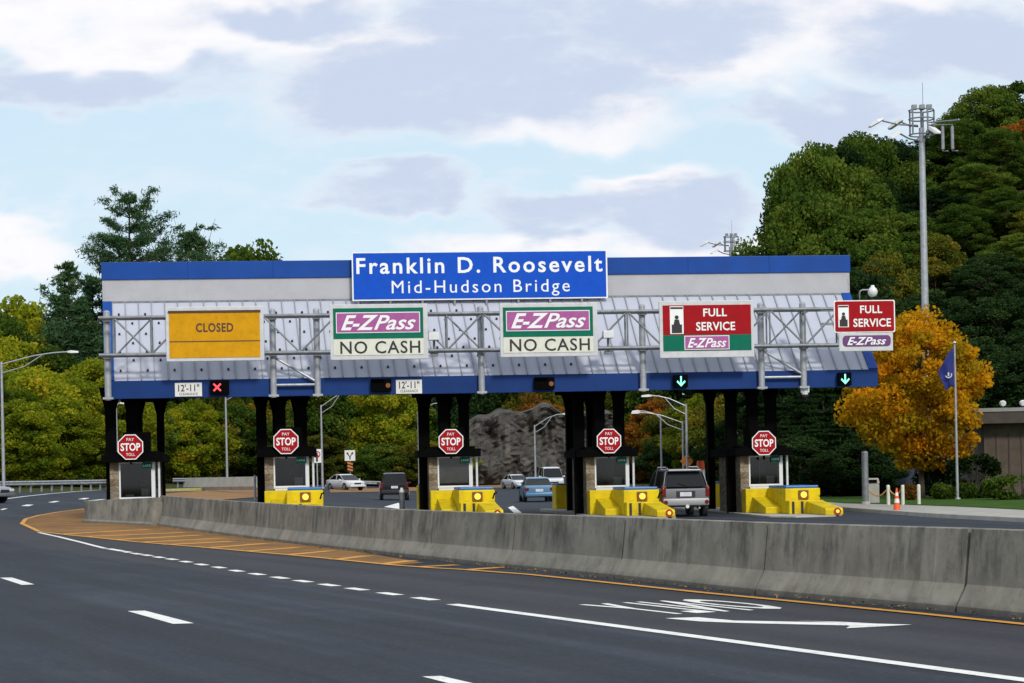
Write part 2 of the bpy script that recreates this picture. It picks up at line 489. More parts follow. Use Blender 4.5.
M['galv'] = mat('galvanised_steel', (0.36, 0.38, 0.41), 0.45, 0.35, 0.15, 4)
M['galv_dark'] = mat('weathered_grey_steel', (0.20, 0.215, 0.235), 0.5, 0.3, 0.2, 4)
M['sign_white'] = mat('sign_white', (0.72, 0.72, 0.70), 0.5, 0, 0.05)
M['sign_grey'] = mat('sign_frame_grey', (0.55, 0.56, 0.58), 0.5, 0, 0.08)
M['sign_blue'] = mat('sign_blue', (0.003, 0.075, 0.50), 0.5, 0, 0.06, spec=0.15)
M['sign_green'] = mat('sign_green', (0.003, 0.14, 0.085), 0.55, 0, 0.08, spec=0.12)
M['sign_purple'] = mat('sign_purple', (0.35, 0.075, 0.28), 0.5, 0, 0.10, 5)
M['sign_plum'] = mat('sign_dark_purple', (0.12, 0.03, 0.15), 0.5, 0, 0.10, 5)
M['sign_red'] = mat('sign_red', (0.33, 0.005, 0.010), 0.55, 0, 0.08, spec=0.12)
M['sign_yellow'] = mat('sign_yellow', (0.60, 0.295, 0.004), 0.55, 0, 0.08, 2, spec=0.12, dirt=(0.40, 0.17, 0.01), dirt_amt=0.6)
M['letter_white'] = mat('letter_white', (0.82, 0.84, 0.84), 0.5, 0, 0.03)
M['letter_black'] = mat('letter_black', (0.012, 0.012, 0.014), 0.5)
M['letter_brown'] = mat('letter_brown', (0.07, 0.025, 0.01), 0.5)
M['cream'] = mat('cream_panel', (0.66, 0.67, 0.58), 0.5, 0, 0.06)
M['yellow'] = mat('safety_yellow', (0.66, 0.50, 0.003), 0.5, 0, 0.10, 2.5, spec=0.2, dirt=(0.22, 0.17, 0.05), dirt_amt=0.6)
def scraped_yellow():
    m, t, b = principled('scraped_yellow_paint')
    tc = t.node('ShaderNodeTexCoord').outputs['Object']
    sp = t.node('ShaderNodeSeparateXYZ'); t.l.new(tc, sp.inputs[0])
    n1 = t.noise(tc, 2.2, 5, 0.6)
    c = t.mix(t.smooth(n1, 0.35, 0.65), (0.68, 0.52, 0.003), (0.56, 0.40, 0.006))
    sc = t.noise(t.comb(t.math('MULTIPLY', sp.outputs[0], 2.0), t.math('MULTIPLY', sp.outputs[1], 1.6), t.math('MULTIPLY', sp.outputs[2], 11.0)), 1.0, 6, 0.7)
    c = t.mix(t.math('MULTIPLY', t.smooth(sc, 0.58, 0.70), 0.7), c, (0.10, 0.085, 0.05))
    chip = t.noise(tc, 9.0, 6, 0.75)
    c = t.mix(t.math('MULTIPLY', t.smooth(chip, 0.62, 0.68), 0.6), c, (0.22, 0.20, 0.17))
    t.l.new(c, b.inputs['Base Color']); b.inputs['Roughness'].default_value = 0.55; b.inputs['Specular IOR Level'].default_value = 0.2
    return m


M['yellow'] = scraped_yellow()
M['pale_yellow'] = mat('pale_yellow_kerb_paint', (0.58, 0.50, 0.16), 0.6, 0, 0.15, 4)
M['lid_blue'] = mat('blue_plastic', (0.015, 0.13, 0.42), 0.4)
M['amber'] = emit('amber_lamp', (1.0, 0.62, 0.05), 1.6)
M['amber_dim'] = emit('amber_lamp_dim', (0.5, 0.16, 0.01), 0.12)
M['amber_ring'] = mat('flasher_housing', (0.16, 0.05, 0.01), 0.5)
M['red_lamp'] = emit('red_signal', (1.0, 0.06, 0.09), 1.6)
M['green_lamp'] = emit('green_signal', (0.25, 1.0, 0.72), 1.5)
M['red_refl'] = mat('red_reflector', (0.35, 0.03, 0.02), 0.3)
M['glass'] = mat('dark_glass', (0.010, 0.010, 0.010), 0.12, 0, 0.2, spec=0.25)
M['car_glass'] = mat('car_glass', (0.008, 0.009, 0.012), 0.10, 0, 0.1, spec=0.3)
def clear_glass(name, tint, refl):
    m = bpy.data.materials.new(name); m.use_nodes = True
    t = NT(m.node_tree); t.n.clear()
    tr = t.node('ShaderNodeBsdfTransparent'); tr.inputs[0].default_value = (*tint, 1)
    gl = t.node('ShaderNodeBsdfGlossy'); gl.inputs[0].default_value = (0.9, 0.92, 0.95, 1); gl.inputs['Roughness'].default_value = 0.03
    fr = t.node('ShaderNodeFresnel'); fr.inputs[0].default_value = 1.5
    mx = t.node('ShaderNodeMixShader'); t.l.new(t.math('MULTIPLY', fr.outputs[0], refl), mx.inputs[0])
    t.l.new(tr.outputs[0], mx.inputs[1]); t.l.new(gl.outputs[0], mx.inputs[2])
    o = t.node('ShaderNodeOutputMaterial'); t.l.new(mx.outputs[0], o.inputs[0])
    return m


M['booth_glass'] = clear_glass('booth_glass', (0.62, 0.63, 0.62), 0.8)
M['booth_inside'] = mat('booth_interior_paint', (0.10, 0.085, 0.07), 0.8, 0, 0.1)
M['skin'] = mat('skin', (0.30, 0.17, 0.12), 0.7)
M['blind'] = mat('window_blind', (0.30, 0.28, 0.26), 0.8)
M['stone'] = stone_mat()
M['rock'] = rock_mat()
M['white_metal'] = mat('white_metal', (0.66, 0.67, 0.68), 0.4, 0, 0.05)
M['tyre'] = mat('tyre_rubber', (0.012, 0.012, 0.012), 0.9)
M['rim'] = mat('alloy_rim', (0.45, 0.46, 0.48), 0.35, 0.6)
M['chrome'] = mat('chrome', (0.6, 0.6, 0.62), 0.2, 0.9)
M['bumper_trim'] = mat('black_trim', (0.015, 0.015, 0.016), 0.7)
M['tail'] = mat('tail_lamp_red', (0.12, 0.004, 0.005), 0.35, spec=0.3)
M['head'] = mat('head_lamp', (0.65, 0.67, 0.70), 0.15)
M['plate'] = mat('number_plate', (0.55, 0.58, 0.66), 0.5)
M['bark'] = mat('bark', (0.055, 0.042, 0.032), 0.95, 0, 0.3, 6, 0.6, 12)
M['pine_bark'] = mat('pine_bark', (0.075, 0.055, 0.042), 0.95, 0, 0.3, 6, 0.6, 12)
M['lawn'] = soil_mat('lawn_grass', [(0.03, 0.075, 0.010), (0.05, 0.11, 0.016), (0.085, 0.14, 0.03)], 1.2)
M['wild'] = soil_mat('woodland_floor', [(0.035, 0.045, 0.015), (0.06, 0.07, 0.02), (0.10, 0.085, 0.03)], 0.3)
M['median'] = soil_mat('dry_brown_median', [(0.20, 0.115, 0.06), (0.30, 0.175, 0.09), (0.36, 0.23, 0.13)], 0.8)
M['brown_wall'] = mat('brown_board_wall', (0.075, 0.056, 0.042), 0.8, 0, 0.2, 2)
M['dark_brown'] = mat('dark_brown_fascia', (0.045, 0.034, 0.028), 0.7, 0, 0.2)
M['roof_edge'] = mat('grey_roof_edge', (0.22, 0.22, 0.22), 0.6)
M['pale_wall'] = mat('pale_blue_wall', (0.38, 0.42, 0.55), 0.7, 0, 0.06)
M['orange'] = mat('traffic_orange', (0.75, 0.10, 0.015), 0.5)
M['orange_sign'] = mat('orange_sign_face', (0.65, 0.20, 0.015), 0.5)
M['navy'] = mat('navy_flag_cloth', (0.010, 0.020, 0.16), 0.8)
M['flag_emblem'] = mat('pale_flag_emblem', (0.50, 0.52, 0.55), 0.8)
M['post_white'] = mat('white_post_paint', (0.62, 0.62, 0.55), 0.6, 0, 0.1, 3)
M['chain'] = mat('yellow_chain', (0.45, 0.25, 0.05), 0.6)
M['bin'] = mat('grey_bin', (0.33, 0.32, 0.29), 0.7, 0, 0.1)
M['silver_paint'] = mat('silver_car_paint', (0.15, 0.155, 0.165), 0.35, 0.35, 0.04, coat=0.3)
M['silver_low'] = mat('pale_bumper_paint', (0.33, 0.33, 0.34), 0.4, 0.3, 0.05, coat=0.3)
M['black_car'] = mat('black_car_paint', (0.006, 0.007, 0.010), 0.3, 0.0, 0.1, spec=0.3, coat=0.15)
M['white_car'] = mat('white_car_paint', (0.68, 0.70, 0.74), 0.3, 0.0, 0.04, coat=0.5)
M['blue_car'] = mat('light_blue_car_paint', (0.10, 0.22, 0.36), 0.3, 0.3, 0.06, coat=0.5)
M['grey_car'] = mat('grey_car_paint', (0.18, 0.19, 0.21), 0.3, 0.3, 0.06, coat=0.5)
M['flower'] = mat('pink_flowers', (0.45, 0.04, 0.10), 0.8)

LEAF = {
    'green': leaf_mat('green_leaves', [(0.0, (0.030, 0.063, 0.011)), (0.45, (0.066, 0.118, 0.017)), (1.0, (0.165, 0.199, 0.028))]),
    'dark': leaf_mat('dark_leaves', [(0.0, (0.011, 0.028, 0.009)), (0.6, (0.025, 0.051, 0.016)), (1.0, (0.052, 0.086, 0.025))], 0.25),
    'yellow': leaf_mat('yellow_green_leaves', [(0.0, (0.073, 0.133, 0.013)), (0.45, (0.191, 0.236, 0.015)), (0.8, (0.348, 0.327, 0.019)), (1.0, (0.495, 0.327, 0.024))], 0.45),
    'olive': leaf_mat('olive_leaves', [(0.0, (0.044, 0.068, 0.011)), (0.5, (0.117, 0.131, 0.017)), (0.85, (0.234, 0.172, 0.020)), (1.0, (0.372, 0.165, 0.021))], 0.35),
    'orange': leaf_mat('orange_leaves', [(0.0, (0.11, 0.115, 0.010)), (0.3, (0.30, 0.205, 0.010)), (0.65, (0.52, 0.275, 0.010)), (1.0, (0.66, 0.28, 0.012))], 0.5),
    'rust': leaf_mat('rust_leaves', [(0.0, (0.060, 0.054, 0.012)), (0.45, (0.168, 0.090, 0.014)), (0.8, (0.324, 0.102, 0.014)), (1.0, (0.396, 0.084, 0.014))], 0.35),
    'pine': leaf_mat('pine_needles', [(0.0, (0.022, 0.055, 0.025)), (0.6, (0.050, 0.101, 0.041)), (1.0, (0.109, 0.164, 0.055))], 0.2),
    'hedge': leaf_mat('hedge_leaves', [(0.0, (0.008, 0.016, 0.006)), (0.6, (0.020, 0.036, 0.010)), (1.0, (0.045, 0.070, 0.018))], 0.25),
}

# ------------------------------------------------------------------ text
def text_mesh(body, x0, x1, z0, z1, y=0.0, bold=0.0, shear=0.0, space=1.0):
    """flat lettering fitted to the rectangle x0..x1, z0..z1 facing -y"""
    cu = bpy.data.curves.new('t', 'FONT'); cu.body = body; cu.size = 1.0; cu.offset = bold
    cu.shear = shear; cu.space_character = space; cu.resolution_u = 3; cu.fill_mode = 'FRONT'
    o = bpy.data.objects.new('t', cu); C.objects.link(o)
    dg = bpy.context.evaluated_depsgraph_get(); dg.update()
    me = bpy.data.meshes.new_from_object(o.evaluated_get(dg))
    vs = [v.co.copy() for v in me.vertices]; fs = [tuple(p.vertices) for p in me.polygons]
    bpy.data.objects.remove(o); bpy.data.curves.remove(cu); bpy.data.meshes.remove(me)
    ax = min(v.x for v in vs); bx = max(v.x for v in vs); ay = min(v.y for v in vs); by = max(v.y for v in vs)
    out = [(x0 + (v.x - ax) / (bx - ax) * (x1 - x0), y, z0 + (v.y - ay) / (by - ay) * (z1 - z0)) for v in vs]
    return out, fs


def letters(parent, body, x0, x1, z0, z1, y, m, bold=0.02, shear=0.0, space=1.0, name='lettering'):
    vs, fs = text_mesh(body, x0, x1, z0, z1, y, bold, shear, space)
    mb = MB().add(vs, fs)
    return mb.build(name, m, parent, fixn=False)


# ================================================================== SETTING
def poly_x(pts, Y):
    ys = [p[1] for p in pts]; xs = [p[0] for p in pts]
    return float(np.interp(Y, ys, xs))


LEFT_EDGE = [(-14, -30), (-15.5, 5), (-19, 25), (-25, 50), (-33, 80), (-39, 105), (-40, 122), (-37.5, 136), (-31.5, 150), (-28.5, 165), (-23.5, 185), (-21, 215), (-19, 262), (-18, 300)]
RIGHT_EDGE = [(26, -30), (15.6, 63), (14.25, 71.5), (13.3, 84), (12.9, 95), (12.6, 130), (13, 200), (14, 300)]


def hill(X, Y):
    h = 13 * sst(Y, 272, 345) * sst(X, -60, 0)
    xl = poly_x(LEFT_EDGE, Y)
    h += 2.5 * sst(xl - X, 3, 40) * sst(Y, 60, 140)
    xs_ = 15 + 0.13 * max(0.0, Y - 130)
    h += 24 * sst(Y + 0.45 * (X - 20), 112, 185) * sst(X, xs_, xs_ + 15)
    return h


def strip_sheet(name, lefts, rights, ys, cols, m, dz=0.0, zf=None):
    vs = []; fs = []
    for Y in ys:
        a = lefts(Y); b = rights(Y)
        for i in range(cols + 1):
            X = a + (b - a) * i / cols
            vs.append((X, Y, (zf or zg)(X, Y) + dz))
    n = cols + 1
    for j in range(len(ys) - 1):
        for i in range(cols):
            fs.append((j * n + i, j * n + i + 1, (j + 1) * n + i + 1, (j + 1) * n + i))
    o = MB().add(vs, fs).build(name, m, fixn=False)
    o.data.polygons.foreach_set('use_smooth', [True] * len(o.data.polygons))
    return tag(o, kind='structure')


# terrain: one sheet to the horizon
def build_ground():
    xs = sorted(set(list(np.arange(-90, 110, 4.0)) + list(np.arange(-900, -90, 45.0)) + list(np.arange(110, 1000, 45.0))))
    ys = sorted(set(list(np.arange(-40, 330, 4.0)) + list(np.arange(330, 1500, 50.0)) + [-200, -100]))
    vs = []; fs = []
    for Y in ys:
        for X in xs:
            n = mnoise.noise((X * 0.05, Y * 0.05, 0)) * 0.6
            hh = hill(X, Y)
            vs.append((X, Y, zg(X, Y) - 0.12 + hh + n * sst(hh, 0.3, 3)))
    n = len(xs)
    for j in range(len(ys) - 1):
        for i in range(n - 1):
            fs.append((j * n + i, j * n + i + 1, (j + 1) * n + i + 1, (j + 1) * n + i))
    o = MB().add(vs, fs).build('ground', M['wild'], fixn=False)
    o.data.polygons.foreach_set('use_smooth', [True] * len(o.data.polygons))
    tag(o, kind='structure')


build_ground()
road_ys = list(np.arange(-30, 110, 1.0)) + list(np.arange(110, 262, 2.0))
strip_sheet('road', lambda Y: poly_x(LEFT_EDGE, Y), lambda Y: poly_x(RIGHT_EDGE, Y), road_ys, 64, M['asphalt'])


def marking(name, quads, m, dz=0.006):
    """painted marks: list of polygons given as ground points, laid 6 mm over the road"""
    mb = MB()
    for q in quads:
        mb.add([(p.x, p.y, zg(p.x, p.y) + dz) for p in q], [tuple(range(len(q)))])
    o = mb.build(name, m, fixn=False)
    bm = bmesh.new(); bm.from_mesh(o.data)
    for f in bm.faces:
        f.normal_update()
        if f.normal.z < 0: f.normal_flip()
    bm.to_mesh(o.data); bm.free()
    return tag(o, kind='structure')


def path_quads(pts, w, step=1.5):
    """ribbon of width w through ground points"""
    P = [Vector((p.x, p.y, 0)) for p in pts]
    Q = [P[0]]
    for a, b in zip(P, P[1:]):
        n = max(1, int((b - a).length / step))
        for k in range(1, n + 1): Q.append(a.lerp(b, k / n))
    L = []; Rr = []
    for i, p in enumerate(Q):
        d = (Q[min(i + 1, len(Q) - 1)] - Q[max(i - 1, 0)]).normalized(); nn = Vector((-d.y, d.x, 0))
        L.append(p + nn * w / 2); Rr.append(p - nn * w / 2)
    return [[L[i], Rr[i], Rr[i + 1], L[i + 1]] for i in range(len(Q) - 1)]


G = ground
# rusty painted nose of the traffic island, then the yellow line round it and its hatching
nose_edge = [(84, 509), (60, 512), (39, 515.5), (26, 519), (22, 524), (39, 531.8), (72, 535.7), (101.5, 538.6), (137, 542.2), (195, 547), (235, 550.5), (286.5, 555), (327.5, 558.8),
             (392, 565.4), (433, 568.4), (460, 569.8), (529, 575), (587.6, 581), (700, 593), (826.6, 605.3), (921.5, 614.5), (1024, 625)]
back_edge = [(100, 524), (153, 526.5), (215, 534), (263, 541), (307, 546), (358, 552), (424, 559), (505, 568)]
isl = [G(*p) for p in [(84, 509), (60, 512), (39, 515.5), (26, 519), (22, 524), (39, 531.8), (72, 535.7), (101.5, 538.6), (137, 542.2), (195, 547), (235, 550.5), (286.5, 555), (327.5, 558.8), (392, 565.4),
                               (424, 563), (358, 552), (307, 545.5), (263, 540), (215, 532.5), (153, 523), (100, 519), (84, 519)]]


def fill_poly(name, pts, m, dz):
    """triangulated ground polygon, subdivided so that it follows the banked road"""
    bm = bmesh.new()
    vs = [bm.verts.new((p.x, p.y, 0)) for p in pts]
    bm.faces.new(vs)
    bmesh.ops.triangulate(bm, faces=bm.faces[:])
    for _ in range(5):
        es = [e for e in bm.edges if e.calc_length() > 1.6]
        if not es: break
        bmesh.ops.subdivide_edges(bm, edges=es, cuts=1)
        bmesh.ops.triangulate(bm, faces=[f for f in bm.faces if len(f.verts) > 3])
    for v in bm.verts: v.co.z = zg(v.co.x, v.co.y) + dz
    for f in bm.faces:
        f.normal_update()
        if f.normal.z < 0: f.normal_flip()
    me = bpy.data.meshes.new(name); bm.to_mesh(me); bm.free(); me.materials.append(m)
    o = bpy.data.objects.new(name, me); C.objects.link(o)
    return tag(o, kind='structure')


fill_poly('island_surface', isl, M['island_paint'], 0.007)
line = [G(*p) for p in nose_edge]
line.append(line[-1] + (line[-1] - line[-2]).normalized() * 14)
marking('yellow_edge_line', path_quads(line, 0.16), M['yellow_paint'], 0.014)
hatch = [((335, 559.8), (368, 556)), ((289, 555), (332, 551)), ((245, 551.5), (298, 547.8)), ((207, 548.2), (266, 543.8)), ((166, 545), (234, 541.5)),
         ((140, 542.6), (223, 538.3)), ((115, 540), (201, 535.4)), ((85, 537), (184, 532.8)), ((60, 534.5), (150, 529.5)), ((383, 564.4), (412, 560.8)), ((418, 567.2), (457, 565.3)), ((465, 570.3), (501, 567.7))]
hq = []
for a, b in hatch: hq += path_quads([G(*a), G(*b)], 0.34)
marking('yellow_hatching', hq, M['yellow_paint'], 0.011)

# white markings
sol = [G(39, 532.6), G(60, 537.2), G(82, 542.6), G(105.5, 548.6)]
marking('white_nose_line', path_quads(sol, 0.14), M['white_paint'])
dots = [(112, 549.4), (119, 550.6), (127, 552.1), (136.7, 553.9), (147, 555.4), (159, 557.4), (171.8, 559.4), (186, 561.9), (201.5, 564.7), (219, 567.6), (236.7, 571), (257, 574.3), (280, 577.9), (303, 581.4),
        (329, 585.2), (357, 589.3), (389.6, 594), (425, 599)]
dq = []
DG = [G(*d) for d in dots]
for i, p in enumerate(DG):
    d = (DG[min(i + 1, len(DG) - 1)] - DG[max(i - 1, 0)]).normalized()
    n = Vector((-d.y, d.x, 0)); L = 0.42; W = 0.10
    dq.append([p + d * L + n * W, p - d * L + n * W, p - d * L - n * W, p + d * L - n * W])
marking('white_dotted_line', dq, M['white_paint'])
a, b = G(452, 604.4), G(1010, 678.5)
marking('white_lane_line', path_quads([a, b, b + (b - a) * 0.8], 0.20), M['white_paint'])
dash = [[(0, 578), (12, 577.8), (34.5, 584.6), (22, 585.2)], [(127.5, 611.4), (145, 611), (194, 623.6), (173, 624.2)], [(422, 677), (441, 676.4), (474, 684), (452, 684.6)],
        [(21, 506), (27, 504.6), (34, 504.8), (29, 506.2)], [(48, 502.4), (55, 501.1), (60, 501.2), (54, 502.6)], [(78, 499.2), (84, 498.1), (90, 498.2), (85, 499.4)], [(0, 509.8), (4, 508.6), (8, 508.6), (3, 510)]]
marking('white_lane_dashes', [[G(*p) for p in q] for q in dash], M['white_paint'])
d0 = (G(140, 617.5) - G(12, 581)); d0 = d0.normalized()
more = []
for k in (1, 2):                                # the same row of dashes goes on past the picture
    c0 = G(448, 680.5) - d0 * (-12.0 * k)
    n = Vector((-d0.y, d0.x, 0)) * 0.07
    more.append([c0 + d0 * 1.5 + n, c0 - d0 * 1.5 + n, c0 - d0 * 1.5 - n, c0 + d0 * 1.5 - n])
eline = [G(0, 499.6), G(25, 496.4), G(49, 493.9), G(75, 491.6), G(100, 490)]
marking('white_road_edge_line', path_quads(eline, 0.22), M['white_paint'])
marking('white_far_line', path_quads([G(86, 501.2), G(104, 499.3)], 0.3), M['white_paint'])
# lane word and arrow, painted for drivers coming towards the camera
arrow = [[(665, 618.6), (698, 617.6), (735, 621), (740, 623.4), (700, 621.8)], [(735, 621), (845, 623), (846, 625.8), (740, 623.4)],
         [(846, 628.6), (850, 626.4), (846, 625.6), (845, 623.2), (912, 625), (885, 626.6)], [(797, 621), (845, 623.2), (880, 624.2), (845, 622.4)]]
marking('painted_arrow', [[G(*p) for p in q] for q in arrow], M['white_paint'])


def painted_word():
    A = G(590, 603.6); B = G(782, 611.5)
    ax = Vector((B.x - A.x, B.y - A.y, 0))
    # letters run across the lane, tall along it; read from the far side
    lane = (G(1024, 681) - G(447, 604)); lane.z = 0; lane.normalize()
    acr = Vector((-lane.y, lane.x, 0))          # towards the barrier
    if acr.x < 0: acr = -acr
    cen = G(684, 606.6)
    vs, fs = text_mesh('ONLY', -1, 1, -1, 1, 0, 0.02, 0.0, 1.15)
    mb = MB(); out = []
    for x, y, z in vs:
        p = cen + acr * (-x * 0.98) + lane * (-z * 1.30)
        out.append((p.x, p.y, zg(p.x, p.y) + 0.006))
    mb.add(out, fs)
    o = mb.build('painted_lettering', M['white_paint'], fixn=False)
    bm = bmesh.new(); bm.from_mesh(o.data)
    for f in bm.faces:
        f.normal_update()
        if f.normal.z < 0: f.normal_flip()
    bm.to_mesh(o.data); bm.free()
    tag(o, kind='structure')


painted_word()
# lane arrows / stop bars on the plaza side
marking('plaza_lane_line', [[G(*p) for p in q] for q in [[(384, 507), (398, 503), (404, 503.4), (400, 509)], [(508, 507.5), (513, 506), (522, 513), (514, 513)]]], M['white_paint'])

# brown median beyond the plaza
fill_poly('median', [G(*p) for p in [(150, 495), (205, 491), (262, 489.2), (262, 497), (214, 501), (150, 503)]], M['median'], 0.03)
fill_poly('far_median', [G(*p) for p in [(330, 489.5), (480, 484.5), (530, 485), (530, 486.6), (470, 489), (330, 492.8)]], M['median'], 0.03)

# pavement and lawn at the right
def z_walk(X, Y): return 0.0
WALK_IN = lambda Y: poly_x([(x + 0.20, y) for x, y in RIGHT_EDGE], Y)
LAWN_EDGE = [(29.5, -30), (19.0, 63), (18.1, 73.6), (17.4, 81), (16.2, 88), (14.7, 93), (14.0, 110), (13.6, 130), (13.6, 150)]
strip_sheet('pavement', WALK_IN, lambda Y: poly_x(LAWN_EDGE, Y), list(np.arange(20, 131, 1.0)), 3, M['concrete'], 0.13, z_walk)
strip_sheet('lawn', lambda Y: poly_x(LAWN_EDGE, Y), lambda Y: 60.0, list(np.arange(20, 112, 1.0)), 14, M['lawn'], 0.15, z_walk)
kb = MB()
kys = list(np.arange(20, 131, 2.0))
rings = []
for Y in kys:
    x = poly_x(RIGHT_EDGE, Y)
    rings.append([(x, Y, -0.1), (x + 0.03, Y, 0.13), (x + 0.06, Y, 0.145), (x + 0.20, Y, 0.145), (x + 0.21, Y, -0.1)])
kb.loft(rings).build('kerb', M['concrete'])
tag(bpy.data.objects['kerb'], kind='structure')

# ================================================================== concrete barriers
def jersey_ring(p, nrm, z, taper=1.0):
    prof = [(0.0, 0.0), (0.0, 0.09), (0.155, 0.36), (0.235, 1.05), (0.25, 1.06), (0.385, 1.06), (0.40, 1.05), (0.48, 0.36), (0.635, 0.09), (0.635, 0.0)]
    return [(p.x + nrm.x * a, p.y + nrm.y * a, z + b) for a, b in prof]


joint_px = [(1120, 629.5), (955.6, 612.3), (755, 594.3), (614, 579), (505.5, 568), (424.5, 559.3), (358.3, 552), (307, 545.6), (263, 540.2), (225, 535.2), (190, 530.3), (154, 525.4)]
JP = [G(*p) for p in joint_px]
e0 = (JP[0] - JP[1]).normalized()
JP = [JP[0] + e0 * 6 * k for k in (3, 2, 1)] + JP
n_b = len(JP) - 1
for i in range(n_b):
    a, b = JP[i], JP[i + 1]
    d = (b - a); d.z = 0; d.normalize()
    nr = Vector((d.y, -d.x, 0))
    if nr.y < 0 and nr.x < 0 or nr.x < 0: nr = -nr
    a2 = a + d * 0.028; b2 = b - d * 0.028
    rel = lambda p: p - a
    base = Vector((a.x, a.y, zg(a.x, a.y)))
    rings = []
    for k in range(7):
        p = a2.lerp(b2, k / 6)
        rings.append([(x - base.x, y - base.y, z - base.z) for x, y, z in jersey_ring(p, nr, zg(p.x, p.y) - 0.01)])
    lab = ('stained grey concrete barrier section in the row beside the yellow line')
    o = MB().loft(rings).build('concrete_barrier', M['barrier'], loc=base)
    tag(o, lab, 'barrier', 'concrete barrier sections dividing the carriageways')
    if i == n_b - 1: o['label'] = 'farthest angled piece of the long concrete barrier row, meeting the short end block'
# short end block turned towards the carriageway
a, b = G(82, 522.3), G(151, 526)
d = (b - a); d.z = 0; d.normalize(); nr = Vector((-d.y, d.x, 0))
if nr.y < 0: nr = -nr
base = Vector((a.x, a.y, zg(a.x, a.y)))
rings = []
for k in range(6):
    p = a.lerp(b - d * 0.03, k / 5); t = k / 5
    rings.append([(p.x + nr.x * w - base.x, p.y + nr.y * w - base.y, zg(p.x, p.y) + z - base.z) for w, z in
                  [(0, 0), (0, .08), (0.08, .12), (0.16, 0.80 + .2 * t), (0.45, .80 + .2 * t), (.6, .1), (.6, 0)]])
o = MB().loft(rings).build('barrier_end_block', M['barrier'], loc=base, bevel=0.015, smooth=True)
tag(o, 'short weathered concrete end block below the leftmost toll booth', 'barrier')

# fallen leaves swept against the foot of the barrier
lv = []; lf = []
lrng = random.Random(5)
for i in range(len(JP) - 1):
    a, b = JP[i], JP[i + 1]
    d = b - a; d.z = 0; Ls = d.length; d.normalize(); nr = Vector((d.y, -d.x, 0))
    if nr.x < 0: nr = -nr
    for k in range(int(Ls * 9)):
        q = a + d * lrng.uniform(0, Ls) - nr * (abs(lrng.gauss(0, 0.16)) + 0.01)
        r = lrng.uniform(0.015, 0.045); th = lrng.uniform(0, 6.28); z = zg(q.x, q.y) + 0.018
        n0 = len(lv)
        for m_ in range(4):
            t_ = th + m_ * math.pi / 2; rr = r * (1.0 if m_ % 2 else 0.6)
            lv.append((q.x + rr * math.cos(t_), q.y + rr * math.sin(t_), z + lrng.uniform(0, 0.03)))
        lf.append((n0, n0 + 1, n0 + 2, n0 + 3))
M['litter'] = mat('fallen_leaves', (0.20, 0.13, 0.05), 0.9, 0, 0.6, 9)
tag(MB().add(lv, lf).build('leaf_litter', M['litter'], fixn=False), 'small dry fallen leaves along the foot of the barrier', 'fallen leaves', None, 'stuff')

# ================================================================== TOLL PLAZA FRAME
PL = at(105, 399, 79.0); PR = at(878, 387, 82.0)
U = Vector((PR.x - PL.x, PR.y - PL.y, 0)); LEN = U.length; U.normalize()
N = Vector((U.y, -U.x, 0))                       # towards the camera
O = Vector((PL.x, PL.y, 0))
ANG = math.atan2(U.y, U.x)
CAMP = Vector((0, 0, CAMZ))


def FW(s, d, z): return O + U * s + N * d + Vector((0, 0, z))


def fp(px, py, d):
    """photo pixel on the plane d metres in front of the canopy fascia -> (distance along, height)"""
    a, b = ray(px, py); dr = Vector((a, 1, b))
    t = ((O + N * d - CAMP).dot(N)) / dr.dot(N)
    p = CAMP + dr * t
    return (p - O).dot(U), p.z


Z0, Z1, ZR, ZP, ZC, RUN = 4.87, 5.55, 8.82, 9.72, 10.41, 3.93
ZS = 5.36                                        # soffit
canopy = thing('toll_canopy', 'long toll plaza canopy with white sloped metal roof and blue edges', 'toll canopy', FW(0, 0, 0), ANG)
MB().box(0, LEN, 0, 0.14, Z0, Z1).build('fascia', M['fascia_blue'], canopy, bevel=0.015)
sm = MB()
for k in range(1, 8): sm.box(LEN * k / 8 - 0.012, LEN * k / 8 + 0.012, -0.004, 0.02, Z0 + 0.02, Z1 - 0.02)
sm.build('fascia_joints', M['fascia_blue'], canopy)
for x0, x1 in ((0.0, 0.12), (LEN - 0.12, LEN)):
    MB().prism([(x0, 0.145, Z0), (x0, 0.145, Z1), (x0, 12.0, Z1), (x0, 12.0, ZS), (x0, 1.6, ZS)], (x1 - x0, 0, 0)).build('side_fascia', M['fascia_blue'], canopy)
sl = Vector((0, RUN - 0.02, ZR - Z1)); SLEN = sl.length
MS = Matrix(((1, 0, 0, 0), (0, sl.y / SLEN, -sl.z / SLEN, 0.02), (0, sl.z / SLEN, sl.y / SLEN, Z1), (0, 0, 0, 1)))   # local: x along, y up the slope, z out of the roof
rf = MB().box(0.36, LEN - 0.36, 0, SLEN, -0.12, 0, 0, MS)
k = 0; x = 0.36
rnd = random.Random(3)
while x < LEN - 0.36:
    rf.box(x - 0.018, x + 0.018, 0.0, SLEN, 0.0, 0.055, 1, MS)
    if k % 2 == 0 and x < LEN * 0.62:
        for yy_ in (0.55, 1.75, 2.9, 4.2): rf.box(x + 0.21, x + 0.285, yy_, yy_ + 0.075, 0, 0.07, 2, MS)
    elif x < LEN * 0.62:
        for yy_ in (1.2, 2.3, 3.6): rf.box(x + 0.21, x + 0.285, yy_, yy_ + 0.075, 0, 0.07, 2, MS)
    x += 0.505; k += 1
rf.build('sloped_roof', [M['panel'], M['seam'], M['bumper_trim']], canopy)
for x0, x1 in ((0.0, 0.355), (LEN - 0.355, LEN)):
    MB().box(x0, x1, -0.01, SLEN, -0.14, 0.07, 0, MS).build('edge_trim', M['blue'], canopy)
MB().box(0, LEN, RUN, RUN + 0.2, ZR - 0.3, ZP).build('parapet', M['parapet'], canopy)
